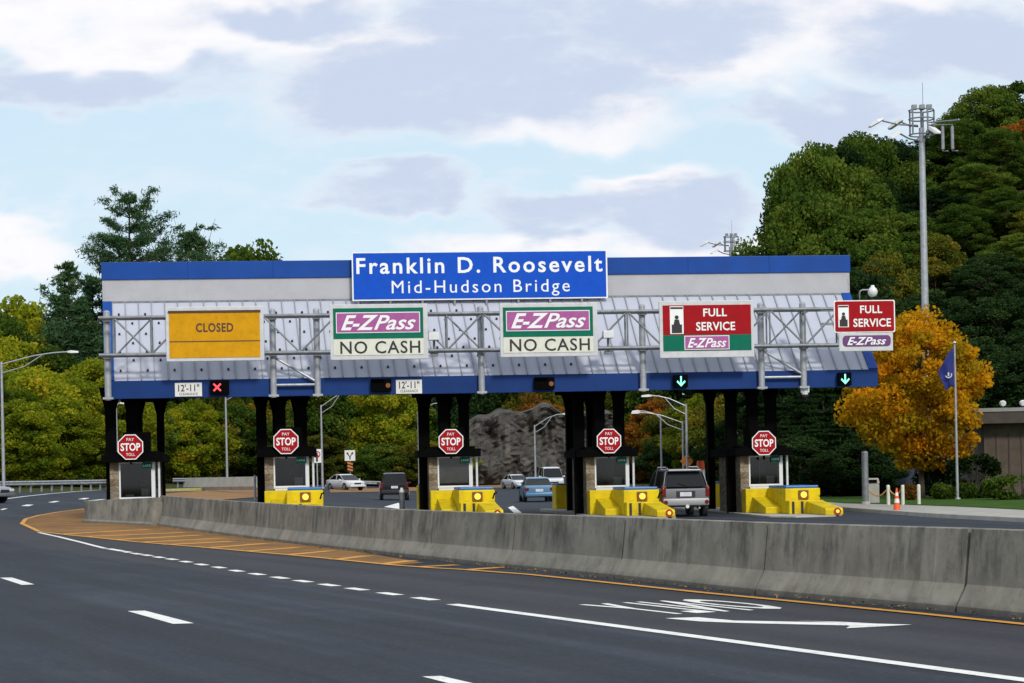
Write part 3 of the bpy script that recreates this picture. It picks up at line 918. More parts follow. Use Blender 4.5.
MB().box(0, LEN, RUN - 0.05, RUN - 0.003, ZR - 0.02, ZR + 0.05).build('flashing', M['galv_dark'], canopy)
cp = MB().box(-0.03, LEN + 0.03, RUN - 0.06, RUN + 0.32, ZP, ZC)
cp.build('roof_cap', M['blue'], canopy, bevel=0.02)
cs = MB()
for k in range(1, 9): cs.box(LEN * k / 9 - 0.01, LEN * k / 9 + 0.01, RUN - 0.066, RUN - 0.05, ZP + 0.02, ZC - 0.02)
cs.build('cap_joints', M['fascia_blue'], canopy)
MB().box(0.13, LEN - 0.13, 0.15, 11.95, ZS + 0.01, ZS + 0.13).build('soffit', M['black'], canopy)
end = [(0, 0.2, Z1), (0, RUN, ZR), (0, RUN, ZP), (0, RUN + 4, ZP), (0, RUN + 4, ZR), (0, 11.9, Z1)]
for x0 in (0.02, LEN - 0.10):
    MB().prism([(x0, y, z - 0.15) for _, y, z in end], (0.08, 0, 0)).build('end_wall', M['parapet'], canopy)
rr = MB().prism([(0.12, RUN + 4.0, ZR), (0.12, RUN + 4.0, ZR - 0.1), (0.12, 11.95, Z1 - 0.1), (0.12, 11.95, Z1)], (LEN - 0.24, 0, 0))
rr.box(0.12, LEN - 0.12, RUN + 0.2, RUN + 3.95, ZP - 0.2, ZP - 0.1)
rr.box(0.12, LEN - 0.12, RUN + 3.8, RUN + 4.0, ZR - 0.1, ZP - 0.08)
rr.build('rear_roof', M['panel'], canopy)
MB().box(0.0, LEN, 11.96, 12.1, ZS - 0.01, Z1).build('rear_fascia', M['fascia_blue'], canopy)

for o_ in canopy.children:                       # the roof is a little longer along its ridge at the left end
    for v in o_.data.vertices:
        if v.co.y > 0.15 and v.co.z > 5.0 or v.co.z > Z1 + 0.03:
            v.co.x -= 0.37 * min(1.0, v.co.y / RUN) * (1 - v.co.x / LEN)

# booth positions: centre of the stop sign of each
ST = [(130.5, 447), (286, 441.5), (451, 441.5), (609, 441), (764, 443)]
SD = -0.52                                       # the plane of the stop signs
BASE = [0.27, 0.36, 0.24, 0.12, 0.05]
BS = [fp(px, py, SD)[0] for px, py in ST]
# steel columns of the canopy on every island
for i, s in enumerate(BS):
    offs = [(-0.95, 2.2), (-0.20 if i else -0.05, 1.7), (0.62, 2.0), (-0.45, 9.0), (0.45, 9.0)]
    if i == 0: offs = [(-0.82, 1.7), (-0.05, 2.0), (-0.3, 9.0), (0.6, 9.0)]
    for dx, y in offs:
        w = 0.20 if y < 5 else 0.15
        x = s + dx
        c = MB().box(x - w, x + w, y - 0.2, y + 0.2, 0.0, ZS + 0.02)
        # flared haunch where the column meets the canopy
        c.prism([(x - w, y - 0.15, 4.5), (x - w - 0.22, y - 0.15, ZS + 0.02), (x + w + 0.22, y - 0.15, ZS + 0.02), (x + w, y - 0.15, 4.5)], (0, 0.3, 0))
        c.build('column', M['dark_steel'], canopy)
    MB().box(s - (1.25 if i else 0.75), s + 1.25, 1.5, 2.4, ZS - 0.40, ZS + 0.015).build('cross_beam', M['dark_steel'], canopy)
    MB().box(s - 1.0, s + 1.0, 8.6, 9.4, ZS - 0.30, ZS + 0.015).build('cross_beam', M['dark_steel'], canopy)

# islands (raised plinths)
for i, s in enumerate(BS):
    base = FW(s, 0, 0)
    b = MB()
    d0_, d1_ = (-0.2, 14.5) if i == 0 else (-6.6, 14.5)
    pts = [(-1.15, d0_ + 1.2), (-0.5, d0_), (0.9, d0_), (1.5, d0_ + 1.2), (1.5, d1_), (-1.15, d1_)]
    z0 = -0.2
    o = b.prism([(x, y, z0) for x, y in pts], (0, 0, BASE[i] - z0)).build('toll_island', M['concrete'], loc=base, rotz=ANG, bevel=0.02)
    tag(o, kind='structure')


# ------------------------------------------------------------------ toll booths
WHICH = ['leftmost', 'second from left', 'middle', 'fourth from left', 'rightmost']


def booth(i):
    s = BS[i]; y0 = 1.1; z = BASE[i]
    hint = ['without any yellow crash cushion, behind the barrier end block', 'behind the yellow cushion whose nose is hidden', 'beside the dark pickup sized vehicle lane, with its blind drawn',
            'just left of the silver vehicle', 'nearest the orange tree, right of the silver vehicle'][i]
    labs = ['stone and dark glass toll booth standing without a yellow cushion behind the barrier end block',
            'stone cornered toll booth with dark window, second from the left under the canopy',
            'stone cornered toll booth with its grey blind drawn, in the middle of the canopy',
            'stone cornered toll booth with dark window just left of the silver sport utility vehicle',
            'stone cornered toll booth nearest the orange tree, at the right end of the canopy']
    t = thing('toll_booth', labs[i], 'toll booth', FW(s, -y0, z), ANG, 'toll booths under the canopy')
    sl_ = 1.02 if i else 0.80
    hz = 2.22                                     # underside of the booth roof
    D = 4.2
    MB().box(-0.84, -0.50, 0, D, 0, hz).build('stone_pier', M['stone'], t, bevel=0.01)
    MB().box(-0.46, 0.86, 0.02, D - 0.1, 0.0, sl_).build('lower_wall', M['white_metal'] if i else M['white_metal'], t)
    MB().box(-0.50, 0.86, 0.04, 0.10, sl_, sl_ + 0.08).build('window_sill', M['white_metal'], t)
    fr = MB().box(-0.50, -0.44, 0.0, 0.08, sl_ - 0.02, hz).box(0.72, 0.86, 0.0, 0.4, sl_, hz).box(-0.44, 0.72, 0.0, 0.08, sl_, sl_ + 0.065).box(-0.44, 0.72, 0.0, 0.08, hz - 0.05, hz)
    w = fr.build('window_frame', M['white_metal'], t, bevel=0.006)
    MB().box(-0.44, 0.72, 0.05, 0.065, sl_ + 0.065, hz - 0.05).build('pane', M['booth_glass'], w)
    if i == 2:
        MB().box(-0.42, 0.70, 0.090, 0.100, 1.20, hz - 0.06).build('blind', M['blind'], t)
    inn = MB().box(-0.42, 0.70, 0.35, 0.85, sl_, sl_ + 0.06).box(0.30, 0.62, 0.45, 0.50, sl_ + 0.12, sl_ + 0.40).box(0.42, 0.50, 0.47, 0.52, sl_ + 0.06, sl_ + 0.14)
    inn.box(-0.30, 0.0, 0.5, 0.75, sl_ + 0.06, sl_ + 0.18)
    inn.build('counter', M['galv_dark'], t)
    ch = MB().box(-0.22, 0.24, 1.7, 1.78, sl_ - 0.1, sl_ + 0.55).box(-0.22, 0.24, 1.3, 1.7, sl_ - 0.15, sl_ - 0.08)
    ch.build('chair', M['bumper_trim'], t, bevel=0.02)
    nb = MB().box(-0.38, -0.12, D - 0.13, D - 0.105, sl_ + 0.45, sl_ + 0.80).box(0.05, 0.28, D - 0.13, D - 0.105, sl_ + 0.5, sl_ + 0.72)
    nb.build('notice', M['sign_white'], t)
    # side glazing and rear
    MB().box(-0.495, -0.47, 0.1, D - 0.1, 0, hz).build('inner_lining', M['booth_inside'], t)
    sw = MB().box(0.80, 0.82, 0.45, D - 0.6, sl_, hz)
    sw.build('side_window', M['booth_glass'], t)
    MB().box(-0.50, 0.86, D - 0.1, D, 0, hz).build('rear_wall', M['booth_inside'], t)
    rf_ = MB().box(-1.12, 1.16, -0.45, D + 0.3, hz, hz + 0.30)
    r_ = rf_.build('roof', M['black'], t, bevel=0.02)
    MB().box(-0.9, 0.95, -0.3, D, hz + 0.302, hz + 0.40).build('roof_curb', M['black'], r_)
    MB().box(-0.35, 0.62, 0.35, 1.6, hz + 0.41, hz + 1.15).build('equipment_box', M['black'], t)
    MB().cyl((1.02, -0.06, -0.15), (1.02, -0.06, hz), 0.045).build('corner_post', M['white_metal'], t)
    g = MB().box(0.38, 0.76, -0.02, -0.005, hz - 0.26, hz - 0.02).build('lane_sign', M['sign_green'], t)
    letters(g, 'LANE', 0.42, 0.72, hz - 0.18, hz - 0.10, -0.026, M['letter_white'], 0.0)
    if i == 0:
        MB().box(-0.9, 1.1, -0.2, -0.02, -0.02, 0.16).build('kerb_skirt', M['pale_yellow'], t)
    return t


for i in range(5): booth(i)


# ------------------------------------------------------------------ stop signs
def octo(r): return [(r * math.cos(R(22.5 + 45 * k)) / math.cos(R(22.5)), r * math.sin(R(22.5 + 45 * k)) / math.cos(R(22.5))) for k in range(8)]


stop_labels = ['faded red octagonal stop sign over the leftmost toll booth', 'red octagonal stop sign over the second toll booth from the left',
               'red octagonal stop sign over the middle toll booth with the drawn blind', 'red octagonal stop sign just left of the silver sport utility vehicle',
               'red octagonal stop sign over the rightmost toll booth by the orange tree']
for i, (px, py) in enumerate(ST):
    s, z = fp(px, py, SD)
    t = thing('stop_sign', stop_labels[i], 'stop sign', FW(s, SD, z), ANG, 'stop signs over the toll lanes')
    a = octo(0.475)
    MB().prism([(x, 0, y) for x, y in a], (0, 0.02, 0)).build('panel', M['letter_white'], t)
    a = octo(0.44)
    MB().prism([(x, -0.006, y) for x, y in a], (0, 0.005, 0)).build('face', M['sign_red'], t)
    letters(t, 'STOP', -0.37, 0.37, -0.15, 0.15, -0.012, M['letter_white'], 0.025)
    letters(t, 'PAY', -0.14, 0.14, 0.23, 0.34, -0.012, M['letter_white'], 0.0)
    letters(t, 'TOLL', -0.17, 0.17, -0.34, -0.23, -0.012, M['letter_white'], 0.0)
    br = MB().box(-0.05, 0.05, 0.02, 0.5, -0.06, 0.06)
    br.box(-0.04, 0.04, 0.03, 0.09, -0.65, 0.45)
    br.build('bracket', M['dark_steel'], t)


# ------------------------------------------------------------------ yellow crash cushions
def cushion(i):
    s = BS[i]; z = BASE[i]
    labs = [None, 'yellow crash cushion with blue lid before the second booth from the left', 'yellow crash cushion with blue lid and amber lamp in front of the middle booth',
            'yellow crash cushion with blue lid and amber lamp directly left of the silver vehicle', 'rightmost yellow crash cushion, its low red lamped nose pointing towards the orange cone']
    t = thing('crash_cushion', labs[i], 'crash cushion', FW(s, 0, z), ANG, 'yellow crash cushions on the toll islands')
    MB().box(-0.85, 0.55, 0.15, 0.95, 0, 0.93).build('rear_block', M['yellow'], t, bevel=0.03)
    MB().box(0.0, 1.34, -2.9, 0.12, 0, 0.95).build('front_block', M['yellow'], t, bevel=0.04)
    MB().box(0.04, 1.30, -2.8, 0.08, 0.955, 1.05).build('lid', M['lid_blue'], t, bevel=0.03)
    MB().box(0.02, 1.32, -3.45, -2.905, 0, 0.50).build('front_step', M['yellow'], t, bevel=0.03)
    w = MB().prism([(0.66, -3.455, 0), (0.66, -3.455, 0.48), (0.66, -6.2, 0.26), (0.66, -6.3, 0.18), (0.66, -6.3, 0)], (0.66, 0, 0))
    w.build('nose', M['yellow'], t, bevel=0.04)
    MB().prism([(-0.6, 0.14, 0), (-0.6, 0.14, 0.62), (-0.6, -2.2, 0.25), (-0.6, -2.2, 0)], (0.595, 0, 0)).build('side_step', M['yellow'], t, bevel=0.03)
    fl = MB().box(0.50, 0.88, -2.97, -2.905, 0.54, 0.88).build('flasher_housing', M['amber_ring'], t, bevel=0.02)
    MB().cyl((0.69, -3.0, 0.71), (0.69, -2.96, 0.71), 0.115, n=16).build('flasher_lens', M['amber'], fl)
    for x in (0.12, 0.46):
        MB().box(x, x + 0.09, -3.475, -3.453, 0.02, 0.47).build('rail', M['bumper_trim'], t)
    rl = MB().cyl((1.10, -6.34, 0.14), (1.10, -6.29, 0.14), 0.13, n=14).build('nose_lamp_housing', M['red_refl'], t)
    MB().cyl((1.10, -6.36, 0.14), (1.10, -6.335, 0.14), 0.06, n=12).build('nose_lamp', M['amber'], rl)
    br = MB().tube([(1.22, -3.3, 0.62), (1.28, -3.35, 0.82), (1.36, -3.4, 0.84)], 0.03)
    br.build('hose', M['dark_steel'], t)


for i in range(1, 5): cushion(i)
for i in range(1, 5):
    t = thing('rear_crash_block', ['', 'yellow block at the far end of the second toll island', 'yellow block at the far end of the middle toll island',
              'yellow block at the far end of the fourth toll island beside the blue car', 'yellow block behind the silver vehicle at the far end of the rightmost island'][i], 'crash block', FW(BS[i], -13.4, BASE[i]), ANG, 'yellow blocks on the far ends of the islands')
    MB().box(-0.6, 0.8, -0.5, 0.9, 0, 1.05).build('block', M['yellow'], t, bevel=0.03)
    MB().box(-0.55, 0.75, -0.45, 0.85, 1.055, 1.14).build('lid', M['lid_blue'], t, bevel=0.02)

# striped marker drum standing on the last rear block
p = FW(BS[4] - 0.05, -13.4, BASE[4] + 1.145)
t = thing('marker_drum', 'orange and white marker drum on the yellow block behind the silver vehicle', 'marker drum', p, ANG)
MB().cyl((0, 0, 0), (0, 0, 0.55), 0.22, 0.20).build('white_band', M['sign_white'], t)
MB().cyl((0, 0, 0.552), (0, 0, 0.95), 0.20, 0.17).build('orange_band', M['orange'], t)

# ------------------------------------------------------------------ sign gantry on the canopy edge
gan = thing('sign_gantry', 'grey tubular steel sign gantry bolted along the canopy edge', 'gantry', FW(0, 0, 0), ANG)
GD = 0.40
posts_px = [107.5, 273, 317, 481, 642.5, 761, 803]
PS = [fp(px, 350, 0.16)[0] for px in posts_px]
zu, zl = 7.86, 6.47
for i, s in enumerate(PS):
    q = MB().cyl((s, -0.17, Z0 - 0.05), (s, -0.17, 8.12), 0.125, n=12)
    q.sphere((s, -0.17, 8.12), (0.125, 0.125, 0.08), 10, 6)
    q.box(s - 0.19, s + 0.19, -0.31, -0.005, Z0 - 0.02, Z0 + 0.06)
    po = q.build('post', M['galv'], gan, smooth=True)
    cl = MB()
    for z in (zu, zl): cl.box(s - 0.15, s + 0.15, -0.42, -0.10, z - 0.10, z + 0.10)
    cl.build('clamp', M['galv_dark'], po)
xend = fp(838, 350, 0.4)[0]
for y in (-0.40, -0.98):
    for z in (zu, zl):
        MB().cyl((-0.1, y, z), (xend, y, z), 0.066, n=10).build('chord', M['galv_dark'], gan, smooth=True)
n_bay = 20; bay = (xend - 0.5) / n_bay
for k in range(n_bay + 1):                       # one welded frame per bay, with its diagonal
    xx = 0.45 + bay * k
    br = MB()
    for y in (-0.40, -0.98): br.cyl((xx, y, zl), (xx, y, zu), 0.036, n=8)
    for z in (zl, zu): br.cyl((xx, -0.40, z), (xx, -0.98, z), 0.035, n=6)
    br.build('truss_frame', M['galv_dark'], gan, smooth=True)
    if k < n_bay:
        a_, b_ = (zu, zl) if k % 2 == 0 else (zl, zu)
        MB().cyl((xx, -0.98, a_), (xx + bay, -0.98, b_), 0.038, n=8).build('diagonal', M['galv_dark'], gan, smooth=True)
        if k % 3 == 0: MB().cyl((xx, -0.40, b_), (xx + bay, -0.40, a_), 0.034, n=8).build('diagonal', M['galv_dark'], gan, smooth=True)
for a_, b_ in ((1, 2), (5, 6)):
    MB().cyl((PS[a_], -0.17, Z0 + 0.42), (PS[b_], -0.17, Z0 + 0.42), 0.05, n=8).build('tie_bar', M['galv'], gan, smooth=True)
    MB().cyl((PS[a_], -0.17, zl - 0.1), (PS[b_], -0.17, Z0 + 0.5), 0.05, n=8).build('knee_brace', M['galv'], gan, smooth=True)
SG = 1.06                                        # sign plane, in front of the truss


class Sign:
    """flat sign on the plane d: elements are given as photo pixel rectangles and become metres on that plane"""
    def __init__(s, name, label, cat, rect, d, group=None):
        s.d = d; x0, y0, x1, y1 = rect
        sc, zc = fp((x0 + x1) / 2, y1, d); s.s0 = sc; s.z0 = zc
        s.cy = (y0 + y1) / 2; s.cx = (x0 + x1) / 2
        s.t = thing(name, label, cat, FW(sc, d, zc), ANG, group)
    def r(s, x0, y0, x1, y1):
        a = fp(x0, s.cy, s.d)[0] - s.s0; b = fp(x1, s.cy, s.d)[0] - s.s0
        za = fp(s.cx, y1, s.d)[1] - s.z0; zb = fp(s.cx, y0, s.d)[1] - s.z0
        return a, b, za, zb
    def box(s, name, rect, m, y0, y1, bevel=0.0, parent=None):
        a, b, za, zb = s.r(*rect)
        return MB().box(a, b, y0, y1, za, zb).build(name, m, parent or s.t, bevel=bevel)
    def text(s, body, rect, m, y=-0.03, bold=0.02, shear=0.0, space=1.0, parent=None):
        a, b, za, zb = s.r(*rect)
        return letters(parent or s.t, body, a, b, za, zb, y, m, bold, shear, space)
    def rounded(s, name, rect, m, y0, y1, rad):
        a, b, za, zb = s.r(*rect); pts = []
        for cx, cz, st in ((b - rad, zb - rad, 0), (a + rad, zb - rad, 90), (a + rad, za + rad, 180), (b - rad, za + rad, 270)):
            for k in range(5):
                t = R(st + 22.5 * k); pts.append((cx + rad * math.cos(t), y0, cz + rad * math.sin(t)))
        return MB().prism(pts, (0, y1 - y0, 0)).build(name, m, s.t)
    def icon(s, rect):
        x0, y0, x1, y1 = rect; w = x1 - x0; h = y1 - y0
        s.box('icon_panel', rect, M['letter_white'], -0.030, -0.022)
        s.box('icon_ground', (x0 + 0.12 * w, y1 - 0.34 * h, x1 - 0.12 * w, y1 - 0.03 * h), M['letter_black'], -0.036, -0.031)
        s.box('icon_lintel', (x0 + 0.04 * w, y0 + 0.03 * h, x1 - 0.04 * w, y0 + 0.10 * h), M['letter_black'], -0.036, -0.031)
        a, b, za, zb = s.r(*rect); cx = (a + b) / 2; hh = zb - za
        body = MB().cyl((cx, -0.036, za + 0.60 * hh), (cx, -0.031, za + 0.60 * hh), 0.075 * hh, n=12)
        body.prism([(cx - 0.12 * hh, -0.036, za + 0.33 * hh), (cx + 0.12 * hh, -0.036, za + 0.33 * hh), (cx + 0.08 * hh, -0.036, za + 0.52 * hh), (cx - 0.08 * hh, -0.036, za + 0.52 * hh)], (0, 0.005, 0))
        body.build('icon_figure', M['letter_black'], s.t)


def ez_text(sg, rect, y=-0.042):
    x0, y0, x1, y1 = rect; w = x1 - x0
    sg.text('E-Z', (x0, y0, x0 + 0.50 * w, y1), M['letter_white'], y, 0.025, 0.40, 1.0)
    sg.text('Pass', (x0 + 0.44 * w, y0 + 0.02 * (y1 - y0), x1, y1), M['letter_white'], y - 0.002, 0.015, 0.40, 1.0)


# bridge name sign on the parapet
sg = Sign('bridge_name_sign', 'wide blue sign with white bridge name on the canopy ridge', 'sign', (352, 251, 607.5, 299.5), -RUN + 0.42)
sg.box('panel', (352, 251, 607.5, 299.5), M['letter_white'], 0.0, 0.08)
sg.box('face', (353.4, 252.2, 606, 298.2), M['sign_blue'], -0.012, -0.002)
sg.text('Franklin D. Roosevelt', (356.5, 257, 602.5, 273), M['letter_white'], -0.018, 0.018, 0, 1.22)
sg.text('Mid-Hudson Bridge', (391.5, 280, 569.5, 296.5), M['letter_white'], -0.018, 0.0, 0, 1.24)
a, b, za, zb = sg.r(352, 251, 607.5, 299.5)
for k in range(8):
    xx = a + (b - a) * (k + 0.1) / 8 + 0.1
    MB().box(xx - 0.04, xx + 0.04, 0.03, 0.34, za - 0.35, za + 0.02).build('support', M['galv_dark'], sg.t)

# closed sign
sg = Sign('closed_sign', 'amber yellow roller sign reading closed in a pale frame', 'sign', (166, 306.5, 264, 361), SG)
sg.box('frame', (166, 306.5, 264, 361), M['sign_grey'], 0.0, 0.14, 0.02)
sg.box('face', (169.3, 312, 260, 357.5), M['sign_yellow'], -0.02, -0.003)
sg.box('lintel', (168.5, 310.4, 261, 312.6), M['letter_brown'], -0.05, -0.022)
sg.box('slat_gap', (169.4, 340.8, 260, 341.8), M['letter_brown'], -0.026, -0.021)
sg.text('CLOSED', (196, 323, 233.5, 332.2), M['letter_brown'], -0.025, 0.03, 0, 1.1)

for (fr_, gr, pu, cr, ez, nc, lab) in (
        ((330, 304, 428, 359.5), (333.4, 308, 423.4, 338.6), (337, 313, 419.4, 332), (333.4, 338.8, 423.4, 355), (341, 315, 416, 330), (340, 341, 420, 353.6), 'green and purple electronic toll sign reading no cash, right of the yellow closed sign'),
        ((500, 303, 597.6, 356.6), (503.2, 307, 593, 336.6), (507, 311.4, 589, 330), (503.2, 336.8, 593, 352.4), (511, 313, 586, 328), (509.5, 338.6, 589.5, 351), 'green and purple no cash toll sign below the right half of the bridge name')):
    sg = Sign('toll_sign', lab, 'sign', fr_, SG, 'electronic toll lane signs')
    sg.box('frame', fr_, M['sign_grey'], 0.0, 0.14, 0.02)
    sg.box('green_panel', gr, M['sign_green'], -0.02, -0.003)
    sg.box('logo_border', (pu[0] - 0.8, pu[1] - 0.8, pu[2] + 0.8, pu[3] + 0.8), M['letter_white'], -0.028, -0.021)
    sg.box('logo_panel', pu, M['sign_purple'], -0.036, -0.029)
    ez_text(sg, ez)
    sg.box('message_panel', cr, M['cream'], -0.02, -0.003)
    sg.text('NO CASH', nc, M['letter_black'], -0.026, 0.012, 0, 1.1)

sg = Sign('full_service_sign', 'large red and green full service sign in a grey frame', 'sign', (659.5, 300.6, 754, 357.5), SG)
sg.box('frame', (659.5, 300.6, 754, 357.5), M['sign_grey'], 0.0, 0.14, 0.02)
sg.box('red_panel', (663, 305, 751, 334.6), M['sign_red'], -0.02, -0.003)
sg.box('green_panel', (663, 334.8, 751, 350.6), M['sign_green'], -0.02, -0.003)
sg.box('logo_border', (684, 335.6, 729, 349.6), M['letter_white'], -0.028, -0.021)
sg.box('logo_panel', (684.8, 336.3, 728.2, 348.9), M['sign_purple'], -0.036, -0.029)
ez_text(sg, (687, 338, 726, 347.4))
sg.icon((670, 306, 683.5, 333.6))
sg.text('FULL', (703.4, 308.6, 727, 316.6), M['letter_white'], -0.026, 0.02, 0, 1.05)
sg.text('SERVICE', (696, 322, 735, 330.6), M['letter_white'], -0.026, 0.02, 0, 1.05)

sg = Sign('full_service_sign', 'smaller red full service sign overhanging the right end of the canopy', 'sign', (833.8, 300.2, 895, 332.4), SG)
sg.rounded('panel', (833.8, 300.2, 895, 332.4), M['letter_white'], 0.0, 0.05, 0.07)
sg.rounded('face', (835, 301.2, 893.8, 331.4), M['sign_red'], -0.015, -0.002, 0.06)
sg.icon((838, 305, 848.5, 327))
sg.text('FULL', (860, 305.6, 882, 313.4), M['letter_white'], -0.026, 0.02, 0, 1.05)
sg.text('SERVICE', (853, 318.6, 890.6, 327), M['letter_white'], -0.026, 0.02, 0, 1.05)
a, b, za, zb = sg.r(833.8, 300.2, 895, 332.4)
MB().box(a - 0.5, b - 0.2, 0.06, 0.12, za + 0.3, za + 0.4).box(a - 0.5, b - 0.2, 0.06, 0.12, zb - 0.4, zb - 0.3).build('bracket', M['galv_dark'], sg.t)
sg = Sign('toll_logo_sign', 'small grey sign with dark purple toll logo under the smaller red sign', 'sign', (839, 332.6, 893, 351), SG)
sg.box('panel', (839, 332.8, 893, 351), M['sign_grey'], 0.0, 0.08, 0.02)
sg.rounded('logo_panel', (842.6, 335.4, 890.6, 346.4), M['sign_plum'], -0.015, -0.002, 0.14)
ez_text(sg, (847, 337, 886, 344.8), -0.02)

# clearance plates and lane signals on the blue fascia
for rect, lab in (((175, 382.8, 202, 396.4), 'white height clearance plate left of the red lane signal'), ((396, 379.8, 422, 393.6), 'white height clearance plate right of the dark lane signal')):
    sg = Sign('clearance_sign', lab, 'sign', rect, 0.06, 'height clearance plates on the fascia')
    x0, y0, x1, y1 = rect; w = x1 - x0
    sg.box('panel', rect, M['sign_white'], 0.0, 0.03)
    sg.text('12\'-11"', (x0 + 0.12 * w, y0 + 1.6, x1 - 0.1 * w, y0 + 8.6), M['letter_black'], -0.006, 0.015)
    sg.text('CLEARANCE', (x0 + 0.16 * w, y0 + 10, x1 - 0.16 * w, y0 + 12.4), M['letter_black'], -0.006, 0.0)


def signal(rect, kind, lab, dot=None):
    x0, y0, x1, y1 = rect
    sg = Sign('lane_signal', lab, 'lane signal', rect, 0.30, 'lane signals on the fascia')
    h = sg.box('housing', rect, M['black'], 0.0, 0.24, 0.02)
    a, b, za, zb = sg.r(*rect); cx = (a + b) / 2; cz = (za + zb) / 2; r = 0.19
    if kind == 'x':
        cx = a + 0.27
        q = MB()
        for sgn in (1, -1):
            d = Vector((1, 0, sgn)).normalized() * r; n = Vector((-d.z, 0, d.x)) * 0.17
            c = Vector((cx, -0.012 - 0.003 * (sgn + 1), cz))
            q.prism([c - d - n, c + d - n, c + d + n, c - d + n], (0, 0.008, 0))
        q.build('red_cross', M['red_lamp'], sg.t)
    elif kind == 'down':
        q = MB().box(cx - 0.030, cx + 0.030, -0.014, -0.004, cz - 0.14, cz + 0.19)
        q.prism([(cx, -0.018, cz - 0.21), (cx + 0.17, -0.018, cz - 0.03), (cx + 0.14, -0.018, cz + 0.03), (cx, -0.018, cz - 0.12), (cx - 0.14, -0.018, cz + 0.03), (cx - 0.17, -0.018, cz - 0.03)], (0, 0.003, 0))
        q.build('green_arrow', M['green_lamp'], sg.t)
    else:
        MB().cyl((b - 0.13, -0.02, cz - 0.02), (b - 0.13, -0.002, cz - 0.02), 0.09, n=14).build('amber_lens', M['amber_dim'], sg.t)
        MB().box(a + 0.04, b - 0.26, -0.16, -0.002, zb - 0.05, zb - 0.02).build('visor', M['black'], sg.t)


signal((210, 380.2, 229, 394.4), 'x', 'black lane signal lit with a red cross beside the clearance plate')
signal((371, 378.6, 391.5, 391.4), 'amber', 'dark lane signal with dim amber lens left of a clearance plate')
signal((534.6, 377, 554.6, 389.6), 'amber', 'dark lane signal with dim amber lens below the second no cash sign')
signal((674, 374.8, 688, 387.4), 'down', 'black lane signal with green arrow below the large red sign')
signal((838.6, 372.4, 851.6, 385.4), 'down', 'black lane signal with green arrow at the right end of the fascia')

# small equipment on the gantry
for px, py, lab in ((434, 340, 'small white camera box on the gantry between the two no cash signs'), (608, 338, 'small white camera box on the gantry left of the large red sign')):
    s, z = fp(px, py, 0.75)
    t = thing('traffic_camera', lab, 'camera', FW(s, 0.75, z), ANG, 'traffic cameras on the gantry')
    MB().box(-0.22, 0.18, -0.35, 0.1, -0.02, 0.26).build('housing', M['white_metal'], t, bevel=0.02)
    MB().cyl((0, 0, -0.5), (0, 0, -0.02), 0.05).build('stem', M['galv_dark'], t)
    MB().box(-0.14, 0.14, -0.15, 0.15, -0.62, -0.50).build('base', M['galv_dark'], t)
s, z = fp(861, 300, SG)
t = thing('dome_camera', 'white dome camera on a bent arm above the smaller red sign', 'camera', FW(s, SG - 0.2, z - 0.1), ANG)
MB().tube([(0, 0, 0), (0, 0, 0.38), (0.03, 0, 0.46), (0.12, 0, 0.5), (0.42, 0, 0.5)], 0.035).build('arm', M['galv_dark'], t, smooth=True)
MB().sphere((0.52, 0, 0.42), (0.19, 0.19, 0.2), 14, 10).cyl((0.52, 0, 0.5), (0.52, 0, 0.68), 0.13, 0.06).build('dome', M['white_metal'], t, smooth=True)
s, z = fp(805, 392, 0.1)
t = thing('dome_camera', 'small dark and white dome camera hanging under the canopy edge near the right end', 'camera', FW(s, 0.05, z), ANG)
MB().cyl((0, 0, -0.1), (0, 0, 0.2), 0.13).box(-0.16, 0.16, -0.1, 0.1, -0.02, 0.2).build('housing', M['sign_grey'], t)
MB().sphere((0, 0, -0.18), (0.15, 0.15, 0.17), 12, 8).build('dome', M['glass'], t, smooth=True)
#PART2

# ================================================================== PLANTS
def leaf_cloud(P, size, rng, tint, elong=1.5, up=0.0):
    """numpy: one small folded leaf per point, random attitude"""
    n = len(P)
    a = rng.normal(size=(n, 3)); a /= np.linalg.norm(a, axis=1)[:, None]
    b = rng.normal(size=(n, 3)); b[:, 2] *= (1 - up)
    b -= a * (a * b).sum(1)[:, None]; b /= np.linalg.norm(b, axis=1)[:, None]
    c = np.cross(a, b)
    s = size * rng.uniform(0.5, 1.45, size=n)[:, None]
    v0 = P - a * s * elong * 0.5
    v1 = P + b * s * 0.5 + c * s * 0.12
    v2 = P + a * s * elong * 0.5
    v3 = P - b * s * 0.5 + c * s * 0.12
    V = np.stack([v0, v1, v2, v3], 1).reshape(-1, 3)
    return V, np.repeat(tint, 4)


def leaf_object(name, V, T, m, parent):
    n = len(V) // 4
    me = bpy.data.meshes.new(name)
    me.vertices.add(len(V)); me.vertices.foreach_set('co', V.astype(np.float32).ravel())
    me.loops.add(len(V)); me.loops.foreach_set('vertex_index', np.arange(len(V), dtype=np.int32))
    me.polygons.add(n); me.polygons.foreach_set('loop_start', np.arange(0, len(V), 4, dtype=np.int32))
    at_ = me.attributes.new('tint', 'FLOAT', 'POINT'); at_.data.foreach_set('value', T.astype(np.float32))
    me.update(calc_edges=True); me.validate()
    me.materials.append(m)
    o = bpy.data.objects.new(name, me); C.objects.link(o); o.parent = parent
    return o


